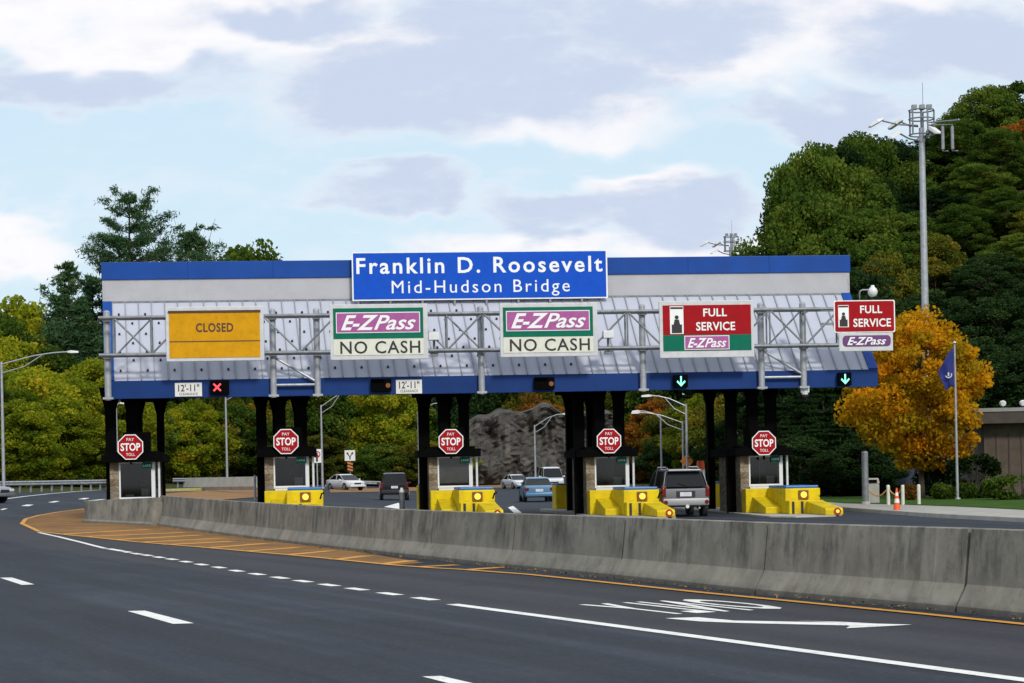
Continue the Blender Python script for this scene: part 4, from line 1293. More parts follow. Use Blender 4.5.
def broadleaf(name, H, Rc, seed, m, n_clump=80, per=110, leaf=0.30, low=0.16, bark='bark', trunk_r=0.16, spread=0.175, shape=1.0):
    """tree of height H: trunk and limbs that end in leaf clumps, gaps left between the clumps"""
    rng = np.random.default_rng(seed)
    root = thing(name, None, 'tree')
    cz = H * (0.5 + low * 0.5); hz = H * (1 - low) * 0.5
    cl = []
    tries = 0
    while len(cl) < n_clump and tries < 6000:
        tries += 1
        th = rng.uniform(0, 2 * np.pi); u = rng.uniform(-1, 1)
        lump = 1 + 0.20 * np.sin(3 * th + seed + 2 * u) + 0.15 * np.sin(5 * th + 2.1 * seed + 5 * u) + 0.16 * np.sin(6 * u + th + seed)
        rr = rng.uniform(0.35, 1.0) ** 0.5
        q = np.sqrt(max(0, 1 - abs(u) ** (1.6 * shape)))
        p = np.array([np.cos(th) * q * Rc * rr * lump, np.sin(th) * q * Rc * rr * lump, cz + u * hz * (0.86 + 0.12 * lump)])
        if all(np.linalg.norm((p - k) / np.array([1, 1, 0.9])) > Rc * 0.20 for k in cl): cl.append(p)
    Vs = []; Ts = []
    for k, p in enumerate(cl):
        r = Rc * spread * rng.uniform(0.75, 1.35)
        d = rng.normal(size=(per, 3)) * 0.62
        ln = np.linalg.norm(d, axis=1)[:, None]
        d *= np.minimum(1.0, 1.22 / ln)          # ragged, but every spray still hangs on its twig
        P = p + d * np.array([r * 1.15, r * 1.15, r * 0.80])
        base = np.clip(rng.normal(0.40, 0.20), 0, 1)
        T = np.clip(base + rng.normal(0, 0.12, per), 0, 1)
        V, T4 = leaf_cloud(P, leaf, rng, T)
        Vs.append(V); Ts.append(T4)
    leaf_object('crown', np.concatenate(Vs), np.concatenate(Ts), m, root)
    mb = MB()
    top = Vector((rng.normal(0, 0.15), rng.normal(0, 0.15), H * 0.80))
    mid = Vector((rng.normal(0, 0.12), rng.normal(0, 0.12), H * 0.4))
    mb.tube([(0, 0, -0.6), (0, 0, 0.4), mid, top], trunk_r * 1.15, 9, 0, trunk_r * 0.25)
    order = rng.permutation(len(cl))[:18]
    for k in order:
        p = Vector(cl[k]); z0 = max(H * 0.14, min(p.z - Rc * 0.35, H * 0.72))
        t = z0 / (H * 0.8); s0 = Vector((mid.x * t, mid.y * t, z0))
        m_ = s0.lerp(p, 0.5) + Vector((0, 0, 0.10 * Rc))
        mb.tube([s0, m_, p], trunk_r * 0.42, 6, 0, trunk_r * 0.08)
    mb.build('trunk', M[bark], root, smooth=True, fixn=False)
    return root


def pine(name, H, Rc, seed, m, low=0.35, tiers=11, dens=1.0, upturn=0.25, needle=0.30, flat=False, pl=2.6):
    """white pine: whorled limbs with flattened needle plumes, open sky between the tiers"""
    rng = np.random.default_rng(seed)
    root = thing(name, None, 'tree')
    mb = MB(); Vs = []; Ts = []
    lean = rng.normal(0, 0.02, 2)
    mb.tube([(0, 0, -0.6), (0, 0, 0.5), (lean[0] * H * .5, lean[1] * H * .5, H * 0.5), (lean[0] * H, lean[1] * H, H * 0.97)], H * 0.016, 9, 0, H * 0.003)
    for ti in range(tiers):
        f = ti / (tiers - 1)
        z = H * (low + (0.97 - low) * f)
        L = Rc * (math.sin(math.pi * (0.16 + 0.80 * f)) ** 0.8 if flat else (1 - f) ** 0.75 * 0.95 + 0.10) * rng.uniform(0.75, 1.1)
        nb = int(rng.integers(5, 8))
        a0 = rng.uniform(0, 6.28)
        for bi in range(nb):
            a = a0 + 6.283 * bi / nb + rng.normal(0, 0.2); l = L * rng.uniform(0.6, 1.15)
            rise = upturn * l * rng.uniform(0.5, 1.5) + (0.35 * l if f > 0.75 else 0)
            p0 = Vector((lean[0] * z, lean[1] * z, z - 0.2)); p2 = Vector((math.cos(a) * l, math.sin(a) * l, rise)) + p0
            p1 = p0.lerp(p2, 0.55) - Vector((0, 0, rise * 0.25))
            mb.tube([p0, p1, p2], max(0.025, l * 0.018), 5, 0, 0.012)
            npl = max(3, int(l * pl))
            for k in range(npl):
                t = 0.30 + 0.72 * (k + rng.uniform(0, 0.6)) / npl
                q = (p0.lerp(p1, t * 2) if t < 0.5 else p1.lerp(p2, t * 2 - 1))
                side = rng.normal(0, 0.16 * l) * (1.15 - t)
                c = np.array(q) + np.array([-math.sin(a) * side, math.cos(a) * side, 0.06 * l * rng.uniform(0, 1)])
                n = int(60 * dens); r = 0.15 * l ** 0.5 * rng.uniform(0.8, 1.4) * 1.2
                d = rng.normal(size=(n, 3)) * np.array([r, r, r * 0.42])
                T = np.clip(rng.normal(0.35, 0.16) + rng.normal(0, 0.12, n), 0, 1)
                V, T4 = leaf_cloud(c + d, needle * 0.26, rng, T, 5.0, 0.0)
                Vs.append(V); Ts.append(T4)
    leaf_object('crown', np.concatenate(Vs), np.concatenate(Ts), m, root)
    mb.build('trunk', M['pine_bark'], root, smooth=True, fixn=False)
    return root


def shrub(name, W, D, Hh, seed, m, n=1500, leaf=0.10, box=False):
    rng = np.random.default_rng(seed)
    root = thing(name, None, 'shrub')
    d = rng.normal(size=(n, 3)); d /= np.linalg.norm(d, axis=1)[:, None]
    if box: d = np.sign(d) * np.abs(d) ** 0.45
    rad = rng.uniform(0.72, 1.0, n)[:, None] * (1 + 0.12 * np.sin(5 * d[:, :1] + seed) + 0.10 * np.sin(7 * d[:, 1:2] + seed))
    P = d * rad * np.array([W / 2, D / 2, Hh / 2]) + np.array([0, 0, Hh / 2])
    P[:, 2] = np.maximum(P[:, 2], 0.03)
    T = np.clip(rng.normal(0.4, 0.22, n), 0, 1)
    V, T4 = leaf_cloud(P, leaf, rng, T)
    leaf_object('foliage', V, T4, m, root)
    st = MB()
    for k in range(5):
        a = 1.26 * k
        st.tube([(0, 0, -0.1), (math.cos(a) * W * 0.12, math.sin(a) * D * 0.12, Hh * 0.4), (math.cos(a) * W * 0.3, math.sin(a) * D * 0.3, Hh * 0.8)], 0.03, 5, 0, 0.01)
    st.build('stems', M['bark'], root, fixn=False)
    return root


PROTO = {}
def proto(key, *a, **k):
    fn = k.pop('fn', broadleaf)
    PROTO[key] = [fn(*a, **k), a[1], False]


proto('green', 'broadleaf_tree', 11.0, 4.4, 11, LEAF['green'], 95, 300, 0.205, 0.10)
proto('green_b', 'broadleaf_tree', 11.0, 4.0, 23, LEAF['green'], 90, 300, 0.205, 0.08)
proto('dark', 'broadleaf_tree', 11.0, 4.2, 31, LEAF['dark'], 95, 300, 0.205, 0.06)
proto('yellow', 'broadleaf_tree', 10.0, 3.9, 42, LEAF['yellow'], 90, 300, 0.185, 0.05)
proto('yellow_b', 'broadleaf_tree', 10.0, 3.5, 57, LEAF['yellow'], 85, 300, 0.185, 0.05)
proto('olive', 'broadleaf_tree', 11.0, 4.2, 63, LEAF['olive'], 95, 300, 0.20, 0.08)
proto('olive_b', 'broadleaf_tree', 11.0, 4.5, 68, LEAF['olive'], 95, 300, 0.20, 0.08)
proto('rust', 'broadleaf_tree', 9.0, 3.2, 77, LEAF['rust'], 80, 260, 0.18, 0.08)
proto('big_green', 'broadleaf_tree', 20.0, 6.6, 12, LEAF['green'], 190, 290, 0.235, 0.10, trunk_r=0.28, spread=0.13)
proto('big_green_b', 'broadleaf_tree', 20.0, 6.2, 26, LEAF['green'], 180, 290, 0.235, 0.08, trunk_r=0.28, spread=0.13)
proto('big_dark', 'broadleaf_tree', 20.0, 6.4, 35, LEAF['dark'], 180, 290, 0.235, 0.06, trunk_r=0.28, spread=0.13)
proto('tall_pine', 'pine_tree', 24.0, 5.2, 5, LEAF['pine'], fn=pine, low=0.60, tiers=8, flat=True, dens=1.15, upturn=0.40, needle=0.32, pl=2.2)
proto('fan_pine', 'pine_tree', 20.0, 4.6, 19, LEAF['pine'], fn=pine, low=0.45, tiers=15, flat=False, dens=0.75, upturn=1.15, needle=0.34, pl=1.9)
proto('pine', 'pine_tree', 18.0, 4.4, 9, LEAF['pine'], fn=pine, low=0.22, tiers=13, dens=0.9, upturn=0.85, needle=0.38)
proto('dark_pine', 'pine_tree', 15.0, 4.2, 14, LEAF['dark'], fn=pine, low=0.10, tiers=15, dens=1.2, upturn=0.1, needle=0.36)

TREE_LAB = {'big_green': 'green broadleaf tree', 'big_green_b': 'green broadleaf tree', 'big_dark': 'dark green broadleaf tree', 'green': 'green broadleaf tree', 'green_b': 'green broadleaf tree', 'dark': 'dark green broadleaf tree', 'yellow': 'yellow green autumn tree', 'yellow_b': 'yellow green autumn tree',
            'olive': 'olive and brown turning tree', 'olive_b': 'olive and brown turning tree', 'rust': 'rust red turning tree', 'pine': 'feathery pine tree', 'fan_pine': 'fan shaped pine tree', 'tall_pine': 'tall open pine tree', 'dark_pine': 'dark evergreen tree'}
trng = random.Random(21)


def plant(kind, px, top, Y, where, group, width=1.0, label=None, zbase=None, X=None):
    root, H, used = PROTO[kind]
    p = at(px, top, Y)
    X = p.x if X is None else X
    z0 = (zg(X, Y) + hill(X, Y) - 0.15) if zbase is None else zbase
    h = max(3.0, p.z - z0)
    s = h / H
    w = width * (s ** 0.6)
    lab = label or (TREE_LAB[kind] + ' ' + where)
    if used:
        o = dup(root)
    else:
        o = root; PROTO[kind][2] = True
    o.location = (X, Y, z0); o.rotation_euler.z = trng.uniform(0, 6.28); o.scale = (w, w, s)
    o['label'] = lab
    if label is None: o['group'] = group + ', ' + TREE_LAB[kind]
    elif 'group' in o: del o['group']
    o['category'] = 'tree'
    return o


# rock cutting behind the plaza
def rock_cliff():
    nx, nz = 70, 26
    vs = []; fs = []
    for j in range(nz):
        for i in range(nx):
            X = -10.5 + 32.0 * i / (nx - 1); f = j / (nz - 1)
            top = 8.6 * (0.55 + 0.55 * math.sin(math.pi * min(1, max(0, (X + 13) / 34)))) + mnoise.noise((X * 0.35, 2, 0)) * 1.6
            z = f * top
            y = 268 + 2.2 * f + 2.6 * mnoise.noise((X * 0.35, z * 0.25, 1.0)) + 1.5 * mnoise.noise((X * 1.1, z * 0.4, 4.0)) + 0.8 * mnoise.noise((X * 2.6, z * 1.8, 9.0))
            vs.append((X, y, z - 0.3 + 0.5))
    for j in range(nz - 1):
        for i in range(nx - 1): fs.append((j * nx + i, j * nx + i + 1, (j + 1) * nx + i + 1, (j + 1) * nx + i))
    b = len(vs)                                   # run the top back into the hill
    for i in range(nx):
        x, y, z = vs[(nz - 1) * nx + i]; vs.append((x, y + 14, z + 1.0))
    for i in range(nx - 1): fs.append(((nz - 1) * nx + i, (nz - 1) * nx + i + 1, b + i + 1, b + i))
    tag(MB().add(vs, fs).build('rock_cliff', M['rock'], fixn=False), kind='structure')


rock_cliff()

# --- left wood, beyond the guard rail
W1 = 'in the wood beyond the left guard rail'; G1 = 'trees in the wood beyond the left guard rail'
left = [('yellow', 10, 392, 168), ('yellow', 38, 374, 172), ('yellow_b', 70, 384, 176), ('yellow', 96, 366, 182), ('yellow_b', 25, 404, 163), ('yellow_b', 52, 402, 170), ('yellow', 118, 396, 186), ('green_b', -25, 380, 165), ('yellow_b', 196, 404, 203), ('yellow', 178, 412, 200),
        ('yellow', -8, 372, 174), ('green', 132, 384, 196), ('yellow_b', 84, 420, 172), ('yellow', 150, 398, 204),
        ('green_b', 2, 322, 200), ('yellow', -30, 330, 195), ('yellow_b', 24, 305, 212), ('green', 60, 340, 206), ('dark', 84, 330, 214), ('green_b', 105, 330, 222), ('green', 140, 320, 232), ('yellow', 12, 345, 190), ('green', 45, 352, 192),
        ('olive', 170, 300, 250), ('green', 215, 290, 262), ('green_b', 247, 256, 276), ('green_b', -45, 300, 215)]
for k, x, ty, Y in left: plant(k, x, ty, Y, W1, G1, 1.05)
plant('tall_pine', 122, 192, 205, '', '', 0.88, 'tallest open crowned pine tree standing above the left end of the canopy roof')
plant('fan_pine', 196, 229, 215, '', '', 1.15, 'feathery pine tree just right of the tallest pine above the canopy roof')
plant('pine', 68, 260, 205, '', '', 1.0, 'dark pine tree left of the canopy, spiky top against the sky')
plant('pine', 95, 275, 212, '', '', 1.1, 'dense pine tree touching the left edge of the canopy')
plant('pine', 82, 305, 200, '', '', 1.3, 'lower dark pine tree left of the canopy end')

# --- wood across the back, seen under the canopy
W2 = 'on the slope behind the toll lanes'; G2 = 'trees on the slope behind the toll lanes'
kinds_l = ['yellow', 'olive', 'yellow_b', 'green', 'olive_b', 'yellow', 'green_b']
for i in range(11):                               # front row, left of the rock
    px = 165 + 25 * i + trng.uniform(-7, 7)
    plant(kinds_l[i % 7], px, 392 + trng.uniform(-14, 16), 242 + 8 * (i % 3) + (14 if px > 430 else 0), W2, G2, 1.0)
for i in range(12):                               # low bushy edge of the wood
    px = 158 + 27 * i + trng.uniform(-8, 8)
    plant(['green', 'yellow', 'olive', 'yellow_b'][i % 4], px, 432 + trng.uniform(-12, 14), 236 + 6 * (i % 2), W2, G2, 1.25)
for i in range(15):                               # second and third rows up the hill
    px = 150 + 40 * i + trng.uniform(-12, 12)
    plant(['green', 'olive', 'dark', 'yellow', 'olive_b', 'green_b'][i % 6], px, 350 + trng.uniform(-20, 25), 285 + 10 * (i % 2), W2, G2, 1.1)
for i in range(14):
    px = 150 + 46 * i + trng.uniform(-12, 12)
    plant(['dark', 'olive', 'green', 'olive_b'][i % 4], px, 318 + trng.uniform(-12, 16), 318 + 10 * (i % 2), W2, G2, 1.25)
for k, x, ty, Y in [('rust', 536, 398, 276), ('rust', 652, 402, 262), ('olive', 560, 396, 282), ('green', 500, 392, 288), ('dark', 470, 396, 286), ('olive', 672, 412, 252), ('dark', 690, 404, 262), ('olive_b', 606, 396, 284), ('dark', 630, 430, 266),
                    ('yellow_b', 700, 398, 240), ('olive', 716, 404, 230), ('rust', 640, 420, 262), ('dark', 664, 440, 250), ('green_b', 590, 410, 286), ('rust', 548, 425, 274), ('olive_b', 735, 395, 220), ('dark', 708, 436, 228)]:
    plant(k, x, ty, Y, W2, G2, 1.0)

# --- dark evergreens behind the right end of the canopy
W3 = 'behind the right end of the canopy'; G3 = 'evergreens behind the right end of the canopy'
for k, x, ty, Y in [('dark_pine', 800, 392, 124), ('dark_pine', 826, 380, 128), ('dark_pine', 852, 388, 122), ('dark_pine', 778, 398, 132), ('dark_pine', 762, 396, 140), ('dark_pine', 870, 372, 132), ('dark_pine', 895, 380, 128), ('dark', 745, 420, 150), ('dark_pine', 786, 420, 116), ('dark_pine', 812, 424, 114), ('dark_pine', 842, 418, 114), ('dark_pine', 868, 426, 115), ('dark', 798, 440, 112), ('dark', 858, 446, 113), ('dark_pine', 812, 372, 140), ('dark_pine', 838, 368, 142)]:
    plant(k, x, ty, Y, W3, G3, 1.1)

# --- high wood on the right hand hill
W4 = 'high on the right hand hillside'; G4 = 'trees on the right hand hillside'
hillset = [('green', 812, 200, 150, .85), ('dark', 838, 150, 165, .8), ('green', 862, 138, 168, .8), ('green_b', 800, 240, 148, .55), ('dark', 800, 290, 142, .75), ('green', 845, 172, 160, .9), ('dark', 800, 172, 168, .5), ('dark', 890, 142, 176, .9),
           ('green', 858, 215, 150, 1), ('green_b', 828, 235, 146, .85), ('green_b', 905, 215, 150, 1), ('olive_b', 885, 262, 142, .8), ('green', 815, 152, 160, .62), ('green_b', 800, 205, 150, .60), ('dark', 930, 190, 158, 1), ('olive_b', 935, 240, 146, .8), ('green', 960, 122, 178, 1), ('green', 985, 90, 184, .9),
           ('green_b', 1015, 86, 186, 1), ('dark', 930, 140, 182, 1), ('green', 1000, 130, 168, .9), ('rust', 1028, 122, 172, 1.2), ('green', 975, 165, 160, 1), ('green', 1000, 190, 154, 1), ('green', 1018, 235, 146, 1), ('green_b', 960, 205, 152, 1),
           ('dark', 985, 255, 142, 1), ('dark', 1030, 285, 136, 1), ('green_b', 1050, 100, 186, 1), ('olive_b', 1050, 200, 150, 1), ('dark', 815, 300, 140, 1), ('dark', 845, 300, 138, 1), ('dark', 880, 305, 136, 1), ('dark', 920, 295, 134, 1),
           ('dark', 955, 305, 132, 1), ('dark', 1000, 300, 130, 1), ('dark', 1030, 330, 126, 1), ('dark', 975, 340, 124, 1), ('dark', 1010, 355, 122, 1), ('dark', 1045, 350, 122, 1), ('green', 1068, 130, 178, 1), ('dark', 1075, 260, 140, 1),
           ('dark', 862, 268, 140, 1), ('dark', 905, 335, 128, 1), ('dark', 870, 330, 130, 1), ('green_b', 905, 150, 178, .9), ('green', 820, 268, 144, .9), ('dark', 790, 330, 138, .8)]
for k, x, ty, Y, w_ in hillset: plant('big_' + k if k in ('green', 'green_b', 'dark') else k, x, ty, Y, W4, G4, w_)

# --- the orange tree by the flag pole
oroot = broadleaf('maple_tree', 8.6, 3.05, 101, LEAF['orange'], 170, 170, 0.135, 0.17, 'bark', 0.17, 0.14, 0.75)
op = at(922, 500, 101.0)
oroot.location = (op.x, 101.0, 0.14)
oroot.scale = (1.02, 1.02, (at(922, 313, 101).z - 0.14) / 8.75)
oroot.rotation_euler.z = 0.6
oroot['label'] = 'round orange and gold autumn tree beside the flag pole'; oroot['category'] = 'tree'

# shrubs in front of the buildings at the right
def put_shrub(o, px, py, Y, lab, group=None, cat='shrub'):
    p = at(px, py, Y); o.location = (p.x, Y, 0.14); tag(o, lab, cat, group)


put_shrub(shrub('clipped_hedge', 2.5, 1.6, 2.0, 1, LEAF['hedge'], 5200, 0.11, True), 975, 502, 98.5, 'tall dark clipped hedge against the brown building')
put_shrub(shrub('low_hedge', 3.4, 1.8, 1.05, 2, LEAF['green'], 4200, 0.11, True), 1022, 502, 93.0, 'low green hedge in the right corner of the lawn')
put_shrub(shrub('round_shrub', 1.15, 1.1, 0.75, 3, LEAF['green'], 1500, 0.08), 942, 502, 97.0, 'small round green shrub left of the flag pole')
put_shrub(shrub('round_shrub', 1.05, 1.1, 0.75, 4, LEAF['green'], 1400, 0.08), 966, 502, 97.5, 'small round green shrub right of the flag pole')
put_shrub(shrub('flower_bush', 0.8, 0.8, 0.75, 5, LEAF['rust'], 900, 0.08), 909, 502, 97.0, 'low reddish flower bush under the orange tree')
put_shrub(shrub('low_hedge', 2.3, 1.6, 1.6, 6, LEAF['hedge'], 3200, 0.11), 940, 497, 102.0, 'dark rounded bushes at the foot of the orange tree')

# ================================================================== BUILDINGS ON THE RIGHT
bp_ = at(985, 500, 102)
bl = thing('brown_building', 'low brown flat roofed building at the right edge of the picture', 'building', (bp_.x, 102, 0.12), R(-4))
MB().box(0, 12, 0, 9, 0, 3.55).build('wall', M['brown_wall'], bl)
pn = MB()
for k in range(1, 20): pn.box(k * 0.6 - 0.03, k * 0.6 + 0.03, -0.04, -0.001, 0.0, 3.1)
pn.build('batten_cladding', M['dark_brown'], bl)
rf = MB().box(-0.7, 12.5, -0.9, 9.5, 3.55, 4.12)
r_ = rf.build('roof', M['dark_brown'], bl, bevel=0.02)
MB().box(-0.75, 12.55, -0.95, 9.55, 4.123, 4.30).build('roof_edge', M['roof_edge'], r_)
dr = MB().box(3.0, 3.9, -0.03, -0.002, 0.0, 2.1).build('door', M['dark_brown'], bl)
MB().sphere((3.8, -0.06, 1.0), 0.04).build('handle', M['chrome'], dr)
for px, lab in ((1002, 'left white spot lamp on the brown building roof'), (1022, 'right white spot lamp on the brown building roof')):
    p = at(px, 404, 101.6); x = (p.x - bp_.x)
    o = thing('roof_spot_lamp', lab, 'spot lamp', (p.x, 101.5, 4.42), R(-4), 'spot lamps on the brown roof')
    MB().cyl((0, 0, -0.02), (0, 0, 0.12), 0.035).build('stem', M['galv_dark'], o)
    MB().sphere((0, -0.05, 0.22), (0.17, 0.17, 0.15), 12, 8).build('lamp_head', M['white_metal'], o, smooth=True)
    MB().cyl((-0.0, -0.24, 0.20), (0, -0.19, 0.21), 0.11, n=14).build('lens', M['head'], o)
p0 = at(896, 498, 116); p1 = at(938, 498, 112)
pb = thing('pale_building', 'small pale blue grey hut behind the orange tree, left of its trunk', 'building', (p0.x, 116, 0.1), math.atan2(112 - 116, p1.x - p0.x))
Lb = (p1 - p0).length
MB().box(0, Lb, 0, 5, 0, 1.75).build('wall', M['pale_wall'], pb)
rf = MB().prism([(-0.2, -0.3, 1.76), (-0.2, 2.5, 2.7), (-0.2, 5.3, 1.76)], (Lb + 0.4, 0, 0))
rf.build('roof', M['roof_edge'], pb)
dr = MB().box(1.5, 2.2, -0.03, -0.002, 0.02, 1.6).build('door', M['pale_wall'], pb)
MB().sphere((2.1, -0.05, 0.8), 0.04, 8, 6).build('handle', M['chrome'], dr)
pc = at(971, 500, 107)
o = thing('pale_shed', 'tall pale blue wall of a shed between the orange tree and brown building', 'building', (pc.x - 0.7, 107, 0.1), 0)
MB().box(0, 1.5, 0, 3, 0, 3.3).build('wall', M['pale_wall'], o)
MB().box(-0.1, 1.6, -0.1, 3.1, 3.31, 3.45).build('roof', M['roof_edge'], o)

# ================================================================== STREET FURNITURE
# flag pole and flag
fpz = at(957.6, 502, 96.5)
o = thing('flag_pole', 'white flag pole in front of the orange tree', 'flag pole', (fpz.x, 96.5, 0.13))
htop = at(954, 344, 96.5).z - 0.13
MB().cyl((0, 0, 0), (0, 0, htop), 0.065, 0.040, 12).build('pole', M['galv'], o, smooth=True)
MB().sphere((0, 0, htop + 0.05), 0.08).build('finial', M['chrome'], o, smooth=True)
MB().cyl((0, 0, 0), (0, 0, 0.10), 0.16, 0.12, 12).build('base', M['galv_dark'], o)
fl = thing('flag', 'drooping navy blue flag with a pale emblem on the pole', 'flag', (fpz.x, 96.5, at(955, 388, 96.5).z))
nu, nv = 10, 14; vs = []; fs = []
fh = at(955, 348, 96.5).z - at(955, 388, 96.5).z
for j in range(nv):
    v = j / (nv - 1)
    for i in range(nu):
        u = i / (nu - 1)
        drop = 0.75 * u ** 1.1
        x = -0.06 - 0.72 * u * (1 - 0.45 * v)
        y = 0.10 * math.sin(u * 9 + v * 2) * u + 0.05 * math.sin(v * 6) * u
        z = fh * (1 - v) * (1 - 0.32 * u) * 1.0 - (0.0 if v > 0.99 else 0) - drop * (0.62 * (1 - v) * 0.8 + 0.05) + 0.08 * math.sin(u * 5)
        vs.append((x, y, z))
for j in range(nv - 1):
    for i in range(nu - 1): fs.append((j * nu + i, j * nu + i + 1, (j + 1) * nu + i + 1, (j + 1) * nu + i))
cl = MB().add(vs, fs).build('cloth', M['navy'], fl, smooth=True, fixn=False)
so = cl.modifiers.new('solid', 'SOLIDIFY'); so.thickness = 0.012
em = MB()
for k in range(9):
    a = R(200 + 20 * k); b = R(200 + 20 * (k + 1))
    em.prism([(-0.34 + 0.17 * math.cos(a), -0.17, 0.62 + 0.17 * math.sin(a)), (-0.34 + 0.17 * math.cos(b), -0.17, 0.62 + 0.17 * math.sin(b)),
              (-0.34 + 0.12 * math.cos(b), -0.17, 0.62 + 0.12 * math.sin(b)), (-0.34 + 0.12 * math.cos(a), -0.17, 0.62 + 0.12 * math.sin(a))], (0, 0.01, 0))
em.prism([(-0.37, -0.17, 0.54), (-0.31, -0.17, 0.54), (-0.30, -0.17, 0.68), (-0.34, -0.17, 0.74), (-0.38, -0.17, 0.68)], (0, 0.01, 0))
em.build('emblem', M['flag_emblem'], fl)


def high_mast(px, Y, top, base_z, lab, s=1.0):
    p = at(px, top, Y); H = p.z - base_z
    o = thing('high_mast_light', lab, 'light mast', (p.x, Y, base_z))
    MB().cyl((0, 0, -0.3), (0, 0, H), 0.25 * s, 0.16 * s, 14).build('pole', M['galv'], o, smooth=True)
    f = MB()
    for z in (H - 0.4, H + 0.5, H + 1.0):
        for k in range(10):
            a = R(36 * k); b = R(36 * (k + 1))
            f.cyl((0.72 * math.cos(a), 0.72 * math.sin(a), z), (0.72 * math.cos(b), 0.72 * math.sin(b), z), 0.04, n=6)
    for k in range(5):
        a = R(72 * k); f.cyl((0.72 * math.cos(a), 0.72 * math.sin(a), H - 0.4), (0.72 * math.cos(a), 0.72 * math.sin(a), H + 1.0), 0.05, n=6)
    f.cyl((0, 0, H - 0.3), (0, 0, H + 1.2), 0.07, n=8)
    f.build('top_cage', M['galv_dark'], o)
    for a, l, z in ((172, 2.2, 0.15), (150, 1.2, 0.1), (205, 1.5, -0.75), (-60, 0.7, -0.55)):
        a = R(a); c, sn = math.cos(a), math.sin(a)
        hd = thing_part = MB().tube([(0.2 * c, 0.2 * sn, H + z), (l * 0.6 * c, l * 0.6 * sn, H + z + 0.1), (l * c, l * sn, H + z + 0.35)], 0.05, 6).build('lamp_arm', M['galv_dark'], o)
        Mx = Matrix.Translation((l * c, l * sn, H + z + 0.45)) @ Matrix.Rotation(a, 4, 'Z') @ Matrix.Rotation(R(28), 4, 'Y') @ Matrix.Scale(0.78, 4)
        MB().loft([[(-0.1, -0.16, -0.08), (-0.1, 0.16, -0.08), (-0.1, 0.16, 0.10), (-0.1, -0.16, 0.10)], [(0.35, -0.26, -0.10), (0.35, 0.26, -0.10), (0.35, 0.22, 0.16), (0.35, -0.22, 0.16)],
                   [(1.0, -0.26, -0.10), (1.0, 0.26, -0.10), (1.0, 0.20, 0.10), (1.0, -0.20, 0.10)], [(1.15, -0.15, -0.06), (1.15, 0.15, -0.06), (1.15, 0.12, 0.04), (1.15, -0.12, 0.04)]], 0, Mx).build('lamp_head', M['white_metal'], hd, bevel=0.02)
    # receiver panels on the right hand side and small cameras on the cage
    for k, x in enumerate((1.2, 1.75)):
        q = MB().tube([(0.4, 0, H + 0.15), (x, 0, H + 0.15), (x, 0, H - 1.35), (x + 0.3, 0, H - 1.35)], 0.045, 6)
        q.box(x - 0.07, x + 0.07, -0.1, 0.1, H - 1.25, H + 0.05)
        q.build('antenna_panel', M['galv_dark'], o)
    MB().cyl((0.3, 0, H + 0.3), (2.2, 0, H + 0.42), 0.04, n=6).build('crossbar', M['galv_dark'], o)
    for x in (-0.4, 0.05, 0.45):
        MB().box(x - 0.14, x + 0.14, -0.15, 0.15, H + 1.05, H + 1.32).build('camera_box', M['galv_dark'], o)
    MB().cyl((0.1, 0, H + 1.0), (0.1, 0, H + 2.6), 0.02, 0.012, 6).build('whip_antenna', M['galv_dark'], o)
    return o


high_mast(921.5, 120, 128, 0.5, 'tall grey light mast with lamp cluster above the orange tree')
high_mast(731, 205, 247, 0.8, 'distant light mast showing just its lamp cluster over the canopy roof', 1.3)


def street_lamp(px, Y, top, arm_px, rise_px, lab, two=True, base=None, tilt=0.0):
    """pole with a two rod bracket arm; arm_px > 0 reaches to the right in the picture"""
    p = at(px, top, Y); zb = (zg(p.x, Y) + 0.0) if base is None else base
    H = p.z - zb; L = arm_px * Y / F; rs = rise_px * Y / F
    o = thing('street_lamp', lab, 'street lamp', (p.x, Y, zb), 0, 'street lamps')
    MB().cyl((0, 0, -0.3), (0, 0, H), 0.12, 0.075, 10).box(-0.2, 0.2, -0.2, 0.2, -0.05, 0.08).build('pole', M['galv'], o, smooth=True)
    if arm_px:
        MB().tube([(0, 0, H - 0.15), (L * 0.5, 0, H - 0.15 + rs * 0.72), (L * 0.8, 0, H - 0.15 + rs * 0.95), (L, 0, H - 0.15 + rs)], 0.045, 8).build('arm', M['galv'], o, smooth=True)
        if two: MB().tube([(0, 0, H - 0.75), (L * 0.35, 0, H - 0.55 + rs * 0.30), (L * 0.62, 0, H - 0.19 + rs * 0.82)], 0.035, 8).build('brace', M['galv'], o, smooth=True)
        sg_ = 1 if L > 0 else -1
        z = H - 0.15 + rs
        hx = L
        MB().loft([[(hx, -0.06, z - 0.05), (hx, 0.06, z - 0.05), (hx, 0.06, z + 0.06), (hx, -0.06, z + 0.06)],
                   [(hx + 0.25 * sg_, -0.15, z - 0.09), (hx + 0.25 * sg_, 0.15, z - 0.09), (hx + 0.25 * sg_, 0.12, z + 0.10), (hx + 0.25 * sg_, -0.12, z + 0.10)],
                   [(hx + 0.75 * sg_, -0.12, z - 0.08), (hx + 0.75 * sg_, 0.12, z - 0.08), (hx + 0.75 * sg_, 0.08, z + 0.04), (hx + 0.75 * sg_, -0.08, z + 0.04)]]).build('lamp_head', M['white_metal'], o, bevel=0.015)
    return o


